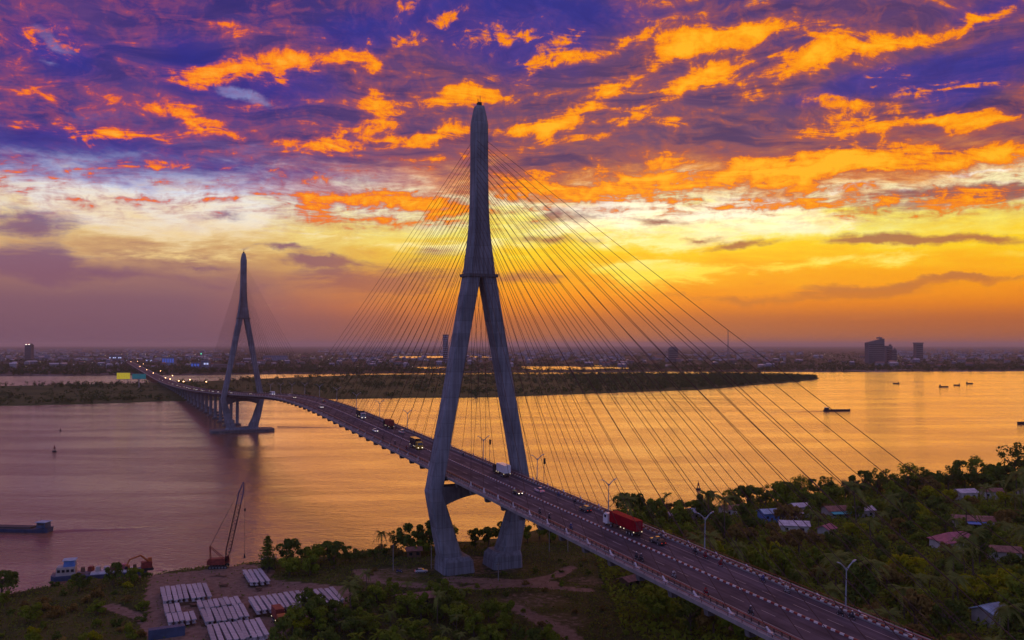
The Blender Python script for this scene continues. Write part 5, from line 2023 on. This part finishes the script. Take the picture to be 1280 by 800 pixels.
# trees below the near side of the deck
cnt = 0
for tries in range(3000):
    s, o = random.uniform(322, 450), random.uniform(-62, -13.0)
    p = MID + BU * s + BV * o
    if o < -17 - (s - 318) * .5 or not free(p.x, p.y, 3.7, 10.0):
        continue
    plant(random.choice(('dark', 'mid', 'bush', 'bush')), p.x, p.y, random.uniform(.6, .9), 'in the dark thicket below the deck')
    cnt += 1
    if cnt > 95:
        break

# palms, bananas and shrubs between the yard and the paths
cnt = 0
for tries in range(4000):
    x, y = random.uniform(-62, 4), random.uniform(205, 278)
    if not free(x, y, 3.9) or y > 276 - .0 * x or (x > -14 and y > 262 + (x + 14) * -1.2):
        continue
    u = random.random()
    kd = 'palm' if u < .26 else ('banana' if u < .52 else ('mid' if u < .70 else ('bush' if u < .90 else 'dark')))
    plant(kd, x, y, random.uniform(.7, .95) if kd != 'palm' else random.uniform(.5, .75), 'in the garden between yard and clearing')
    cnt += 1
    if cnt > 105:
        break
for x, y in ((-55, 246), (-51, 242), (-57, 238)):
    plant('lime', x, y, .8, 'beside the rusty truck')

# shrubs on the grassy bank left of the yard
cnt = 0
for tries in range(4000):
    x, y = random.uniform(-175, -96), random.uniform(205, 296)
    if not free(x, y, 4.4) or x / y < -.66:
        continue
    u = random.random()
    plant('bush' if u < .72 else ('limebush' if u < .85 else 'mid'), x, y, random.uniform(.6, 1.1) if u < .85 else .6, 'on the grassy bank left of the yard')
    cnt += 1
    if cnt > 62:
        break
# scattered shrubs in the clearing
cnt = 0
for tries in range(2000):
    x, y = random.uniform(-50, 36), random.uniform(215, 316)
    if not free(x, y, 6.0, 4.0) or math.hypot((x + 12) / 30, (y - 308) / 14) < .8:
        continue
    plant('bush', x, y, random.uniform(.35, .7), 'scattered over the dry clearing')
    cnt += 1
    if cnt > 34:
        break

for k_, flags in proto_used.items():
    for i, f in enumerate(flags):
        if not f:
            for ch in list(PROTO[k_][i].children):
                bpy.data.objects.remove(ch)
            bpy.data.objects.remove(PROTO[k_][i])


# undergrowth and grass: uncountable
def scatter_quads(n, box, keep, size, lift):
    P = np.zeros((0, 2))
    while len(P) < n:
        p = np.stack([rng.uniform(box[0], box[1], n), rng.uniform(box[2], box[3], n)], 1)
        x, y = p[:, 0], p[:, 1]
        p = p[(y < shore_y(x) - 1.5) & keep(x, y)]
        P = np.concatenate([P, p])
    P = P[:n]
    z = ground_z(P[:, 0], P[:, 1])
    C = np.stack([P[:, 0], P[:, 1], z + lift * rng.random(n)], 1)
    return leaf_quads(C, rng.uniform(size * .5, size * 1.2, n), np.tile([0, 0, .6], (n, 1)), 1.0)


def jungle(x, y):
    o = (x - MID.x) * BV.x + (y - MID.y) * BV.y
    return (o > 10) & (x / y < .68)


def bank(x, y):
    return (earth(x, y) < .3) | (rng.random(len(x)) > .93)


tag(quads_object('undergrowth', scatter_quads(60000, (30, 330, 180, 515), jungle, .9, 2.0), MAT['leaf_mid']), 'tangled green undergrowth filling the grove beside the bridge', 'undergrowth', kind='stuff')
tag(quads_object('grass', scatter_quads(30000, (-180, 60, 200, 345), bank, .5, .55), MAT['leaf_grass']), 'rough grass and weeds on the river bank', 'grass', kind='stuff')

# ================================================================ far bank: woods, billboards, town
def clump(P, R_, H_, n, leaf):
    """leafy masses for woods that read as one"""
    m = len(P)
    C = np.repeat(P, n, 0)
    rr = np.repeat(R_, n)[:, None]
    hh = np.repeat(H_, n)
    d = rand_dirs(m * n)
    rad = rng.uniform(.4, 1, (m * n, 1)) ** .5
    off = d * rad * rr
    Q = C + off
    Q[:, 2] = C[:, 2] + hh * (.5 + .5 * d[:, 2] * rad[:, 0])
    return leaf_quads(Q, rng.uniform(.6, 1.2, m * n) * leaf, d + np.array([0, 0, .3]), .7)


def island_pts(n):
    P = []
    while len(P) < n:
        x = random.uniform(-1350, 725)
        f, b = np.interp(x, xi, ifr), np.interp(x, xi, ibk)
        t = random.random()
        y = f + 8 + t * (b - f - 16)
        s, o = bridge_so(x, y)
        if abs(o) < 22:
            continue
        d = y - f
        patch = math.sin(x * .013 + 2) * math.cos(y * .017) + .5 * math.sin(x * .031 + y * .02)
        dens = .5 + .5 * patch
        if x < -430:
            dens *= .30 if t < .84 else 1.0
            if -640 < x < -455 and d < 90:
                dens = 1.0
        elif x < 130:
            dens *= .75 if d > 60 else .4
        else:
            dens = 1.0
        if d < 14 and x > -430:
            dens = max(dens, .6)
        if b - y < 22:
            dens = 1
        if random.random() < dens:
            P.append((x, y, 1.2))
    return np.array(P)


ip = island_pts(3600)
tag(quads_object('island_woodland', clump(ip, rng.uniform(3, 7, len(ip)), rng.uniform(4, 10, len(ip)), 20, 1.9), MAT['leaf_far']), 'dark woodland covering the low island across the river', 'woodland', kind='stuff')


def plain_pts(n, y0, y1, xr):
    P = []
    while len(P) < n:
        t = random.random()
        y = y0 * (y1 / y0) ** t
        x = random.uniform(-xr, xr) * y
        if y < np.interp(x, xf, fy) + 12:
            continue
        s, o = bridge_so(x, y)
        if abs(o) < 22 and s > -3600:
            continue
        if any(((x - a) / c) ** 2 + ((y - b) / d) ** 2 < 1.5 for a, b, c, d in ((190, 2900, 170, 190), (-470, 5500, 300, 380), (-270, 2950, 60, 110))):
            continue
        P.append((x, y, 1.5))
    return np.array(P)


pp = plain_pts(3400, 2230, 3300, .66)
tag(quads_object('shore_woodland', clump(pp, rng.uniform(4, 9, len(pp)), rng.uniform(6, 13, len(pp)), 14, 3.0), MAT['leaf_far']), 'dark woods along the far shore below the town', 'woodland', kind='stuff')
pp = plain_pts(2600, 3300, 9000, .66)
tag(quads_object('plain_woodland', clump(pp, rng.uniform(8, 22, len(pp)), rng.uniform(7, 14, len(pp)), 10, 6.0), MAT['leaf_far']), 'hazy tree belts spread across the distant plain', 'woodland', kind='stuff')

# --- town houses
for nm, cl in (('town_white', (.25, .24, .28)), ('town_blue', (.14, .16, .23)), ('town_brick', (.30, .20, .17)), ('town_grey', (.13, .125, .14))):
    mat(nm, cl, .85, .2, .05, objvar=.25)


def town_house(name, m, rm):
    mb = MB()
    mb.box((0, 0, 4.5), (16, 11, 9), 0, 0)
    mb.add([(-8.6, -6.1, 9), (8.6, -6.1, 9), (8.6, 6.1, 9), (-8.6, 6.1, 9), (-8.6, 0, 11.8), (8.6, 0, 11.8)], [(0, 1, 5, 4), (2, 3, 4, 5), (0, 4, 3), (1, 2, 5)], 1)
    return mb.build(name, [m, rm], fix=True)


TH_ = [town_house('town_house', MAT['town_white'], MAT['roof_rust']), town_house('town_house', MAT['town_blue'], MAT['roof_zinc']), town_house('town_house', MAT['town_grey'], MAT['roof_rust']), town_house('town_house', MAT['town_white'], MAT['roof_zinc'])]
for i, o in enumerate(TH_):
    o.location = (-900 + 300 * i, 3000 + 100 * i, 2)
tw = [False] * 4
hp = plain_pts(190, 2900, 5200, .62)
hl = ['white house with a rusty roof in the hazy town', 'blue-grey house with a zinc roof in the hazy town', 'grey house with a rusty roof in the hazy town', 'white house with a zinc roof in the hazy town']
for (x, y, z) in hp:
    i = random.randrange(4)
    o = TH_[i]
    if tw[i]:
        o = TH_[i].copy()
        col.objects.link(o)
    tw[i] = True
    o.location = (x, y, 1.8)
    o.rotation_euler = (0, 0, random.uniform(0, 3.1))
    o.scale = (random.uniform(.8, 2.2), random.uniform(.8, 1.6), random.uniform(.7, 1.7))
    tag(o, hl[i], 'house', 'houses of the far town')
mb = MB()
hp = plain_pts(2600, 4200, 16000, .62)
hp = np.array([p for p in hp if math.sin(p[0] / p[1] * 11 + 1) + math.sin(p[0] / p[1] * 29) + .8 * math.sin(p[1] * .0021) > -.5])
for (x, y, z) in hp:
    k = random.uniform(.8, 1.6) * (y / 5000) ** .5
    w, d, h = 18 * k * random.uniform(.6, 1.6), 13 * k, random.uniform(6, 15) * (1 + .5 * (random.random() < .1))
    mb.box((x, y, 1.8 + h / 2), (w, d, h), random.uniform(0, 3), random.choice((0, 0, 1, 2, 3)), (1.0, .75))
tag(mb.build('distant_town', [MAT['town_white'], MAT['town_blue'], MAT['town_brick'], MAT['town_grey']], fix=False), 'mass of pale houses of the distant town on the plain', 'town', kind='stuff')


# --- tall buildings with storeys of windows
def tower(name, x, y, w, d, h, label, m='town_grey', top=None, rz=0.0, floors=None, cut=0.0):
    r = empty(name, (x, y, 1.5), rz)
    mb = MB()
    zl, zr = h * (1 - cut), h
    mb.loft([[(-w / 2, -d / 2, 0), (w / 2, -d / 2, 0), (w / 2, d / 2, 0), (-w / 2, d / 2, 0)], [(-w / 2, -d / 2, zl), (w / 2, -d / 2, zr), (w / 2, d / 2, zr), (-w / 2, d / 2, zl)]])
    mb.build('wall', MAT[m], r)
    n = floors or int(h / 9)
    for q in range(1, n):
        z = q * zl / n
        mb = MB()
        mb.box((0, -d / 2 - .1, z), (w * .9, .5, zl / n * .45))
        mb.build('window_band', MAT['glass'], r)
    mb = MB()
    if top == 'dome':
        rings = []
        for q in range(5):
            t = q / 4 * 1.35
            rings.append([(w * .5 * math.cos(t) * math.cos(a), d * .5 * math.cos(t) * math.sin(a), h + 10 * math.sin(t)) for a in [2 * math.pi * j / 12 for j in range(12)]])
        mb.loft(rings)
    elif top == 'crown':
        mb.box((0, 0, h + 2.5), (w * 1.12, d * 1.1, 5))
    else:
        mb.box((w * .3, 0, h + 2.5), (w * .25, d * .5, 6))
        mb.tube([(w * .3, 0, h + 5), (w * .3, 0, h + 11)], .6, 5)
    mb.build('roof_block', MAT['town_grey'], r)
    tag(r, label, 'building')
    return r


SC = 1089.35


def at(px, Y):
    return (px - 640) / SC * Y


tower('office_tower', at(1093, 3600), 3600, 70, 30, 104, 'big broad tower block with a sloping top beyond the orange river', cut=.16, rz=.1)
tower('office_tower', at(1110, 3640), 3640, 26, 24, 74, 'narrow block standing next to the broad sloping tower')
tower('office_tower', at(1116, 3590), 3590, 22, 20, 58, 'lower dark block at the side of the sloping tower')
tower('office_tower', at(1147.5, 4200), 4200, 34, 28, 84, 'tower with an overhanging top floor right of the sloping block', top='crown')
tower('office_tower', at(37, 4200), 4200, 30, 26, 78, 'dark tower with lights on its roof beyond the green island')
tower('office_tower', at(841, 4000), 4000, 42, 30, 60, 'dark domed building seen through the stay cables', top='dome')
tower('office_tower', at(557, 3800), 3800, 22, 22, 118, 'slim tall tower peeping out beside the tower leg', top='crown', m='town_blue')
# lights on the dark tower
for dx, nm in ((-22, 'lamp_white'), (0, 'tail_light'), (4, 'lamp_white')):
    o = MB().box((0, 0, 0), (5, 5, 3), 0, 0, (.6, .6)).build('roof_light', MAT[nm])
    o.location = (at(37, 4200) + dx, 4200, 83.5 if dx else 86.5)
    o.location = (at(37, 4200) + (dx if dx > -10 else -10), 4190, 81.5 + (3 if dx == 0 else 0))
    tag(o, 'small bright light on the roof of the dark far tower', 'light', 'roof lights of the far tower')
# lattice radio mast
r = empty('radio_mast', (at(910, 4000), 4000, 1.5))
mb = MB()
for q in range(3):
    a = 2.094 * q
    mb.tube([(6 * math.cos(a), 6 * math.sin(a), 0), (1.2 * math.cos(a), 1.2 * math.sin(a), 110), (1.2 * math.cos(a), 1.2 * math.sin(a), 146)], .7, 4)
mb.build('leg', MAT['steel'], r)
mb = MB()
for q in range(14):
    z = 8 + q * 9
    k = 6 - 4.8 * min(1, z / 110)
    for j in range(3):
        a, b = 2.094 * j, 2.094 * (j + 1)
        mb.tube([(k * math.cos(a), k * math.sin(a), z), (k * math.cos(b), k * math.sin(b), z + 7)], .35, 4)
mb.build('bracing', MAT['steel'], r)
tag(r, 'thin lattice radio mast rising from the plain behind the cables', 'mast')

# --- lit buildings of the town near the approach road
for (px, Y, w, h, nm, lb) in [
    (212, 3300, 46, 30, 'lit_blue', 'long building glowing dark blue right of the approach road'),
    (246, 2900, 30, 18, 'lit_blue', 'blue-lit hall beside the bright blue sign building'),
    (258, 2860, 26, 26, 'lit_cool', 'building with a bright blue-white sign left of the river tower'),
    (188, 3900, 30, 14, 'lit_cool', 'hall with a bright white lit front beside the approach road'),
    (146, 4200, 60, 26, 'lit_cool', 'cluster hall with white lights left of the approach road'),
    (253, 5200, 12, 40, 'lit_green', 'slim building with a green light on top'),
    (280, 2800, 60, 14, 'town_brick', 'red shed roofs behind the river tower'),
    (345, 4300, 120, 24, 'town_white', 'wide pale hall of the town right of the river tower'),
    (700, 5200, 120, 10, 'lit_cool', 'long lit hall behind the lagoon'),
]:
    r = empty('town_hall', (at(px, Y), Y, 1.8))
    mb = MB()
    mb.box((0, 0, h / 2), (w, 24, h))
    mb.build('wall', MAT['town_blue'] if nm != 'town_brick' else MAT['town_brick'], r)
    mb = MB()
    mb.box((0, 0, h + 1.2), (w * 1.05, 26, 2.4), 0, 0, (.96, .6))
    mb.build('roof', MAT['town_grey'], r)
    nb = max(3, int(w / 8))
    for q in range(nb):
        if (q * 7 + int(px)) % 3 == 0 and nm != 'lit_blue':
            continue
        mb = MB()
        mb.box((-w / 2 + (q + .5) * w / nb, -12.2, h * .62), (w / nb * .7, .5, h * (.5 if nm == 'lit_blue' else .2)))
        mb.build('lit_window', MAT[nm], r)
    tag(r, lb, 'building')
# scattered lights of streets and houses
mb = MB()
for i in range(150):
    Y = random.uniform(2700, 7000)
    x = random.uniform(-.60, -.1) * Y if random.random() < .75 else random.uniform(-.1, .6) * Y
    k = Y / 5200
    mb.box((x, Y, random.uniform(10, 17)), (2.6 * k, 1.5, 1.8 * k), 0, random.choice((0, 0, 1)))
tag(mb.build('town_lights', [MAT['marker_light'], MAT['lit_cool']], fix=False), 'scatter of tiny lamps across the distant town', 'lights', kind='stuff')


def billboard(x, y, w, h, z, m, label, post='two'):
    r = empty('billboard', (x, y, 1.5), .12)
    mb = MB()
    mb.box((0, 0, z + h / 2), (w, .8, h))
    p = mb.build('panel', m, r)
    mb = MB()
    mb.box((0, -.45, z - .2), (w + .6, .5, .5))
    mb.box((0, -.45, z + h + .2), (w + .6, .5, .5))
    mb.build('frame', MAT['steel'], p)
    for xx in ((-.3 * w, .3 * w) if post == 'two' else (0,)):
        mb = MB()
        mb.tube([(xx, .6, 0), (xx, .6, z + h)], .7 if post == 'two' else 1.1, 8)
        mb.build('post', MAT['concrete_light'], r)
    tag(r, label, 'billboard')
    return r


billboard(at(155, 1790), 1790, 26, 13, 8.0, MAT['board_yellow'], 'bright yellow billboard on the green island')
billboard(at(174.5, 1600), 1600, 24, 9, 16.0, MAT['board_teal'], 'teal billboard on a single post next to the yellow one', 'one')

# ================================================================ haze over the whole place
mb = MB()
mb.box((0, 27000, 92), (110000, 66000, 190))
hz = mb.build('haze', MAT['dark'])
hz['kind'] = 'stuff'
hz['label'] = 'thin evening haze over river and plain'
hz['category'] = 'haze'
hm = bpy.data.materials.new('haze_air')
hm.use_nodes = True
k = NT(hm.node_tree)
k.n.clear()
out = k.node('ShaderNodeOutputMaterial')
pv = k.node('ShaderNodeVolumePrincipled')
pv.inputs['Color'].default_value = (0.92, 0.80, 0.84, 1)
pv.inputs['Density'].default_value = 4.2e-5
pv.inputs['Anisotropy'].default_value = 0.2
k.l.new(pv.outputs[0], out.inputs['Volume'])
hz.data.materials.clear()
hz.data.materials.append(hm)
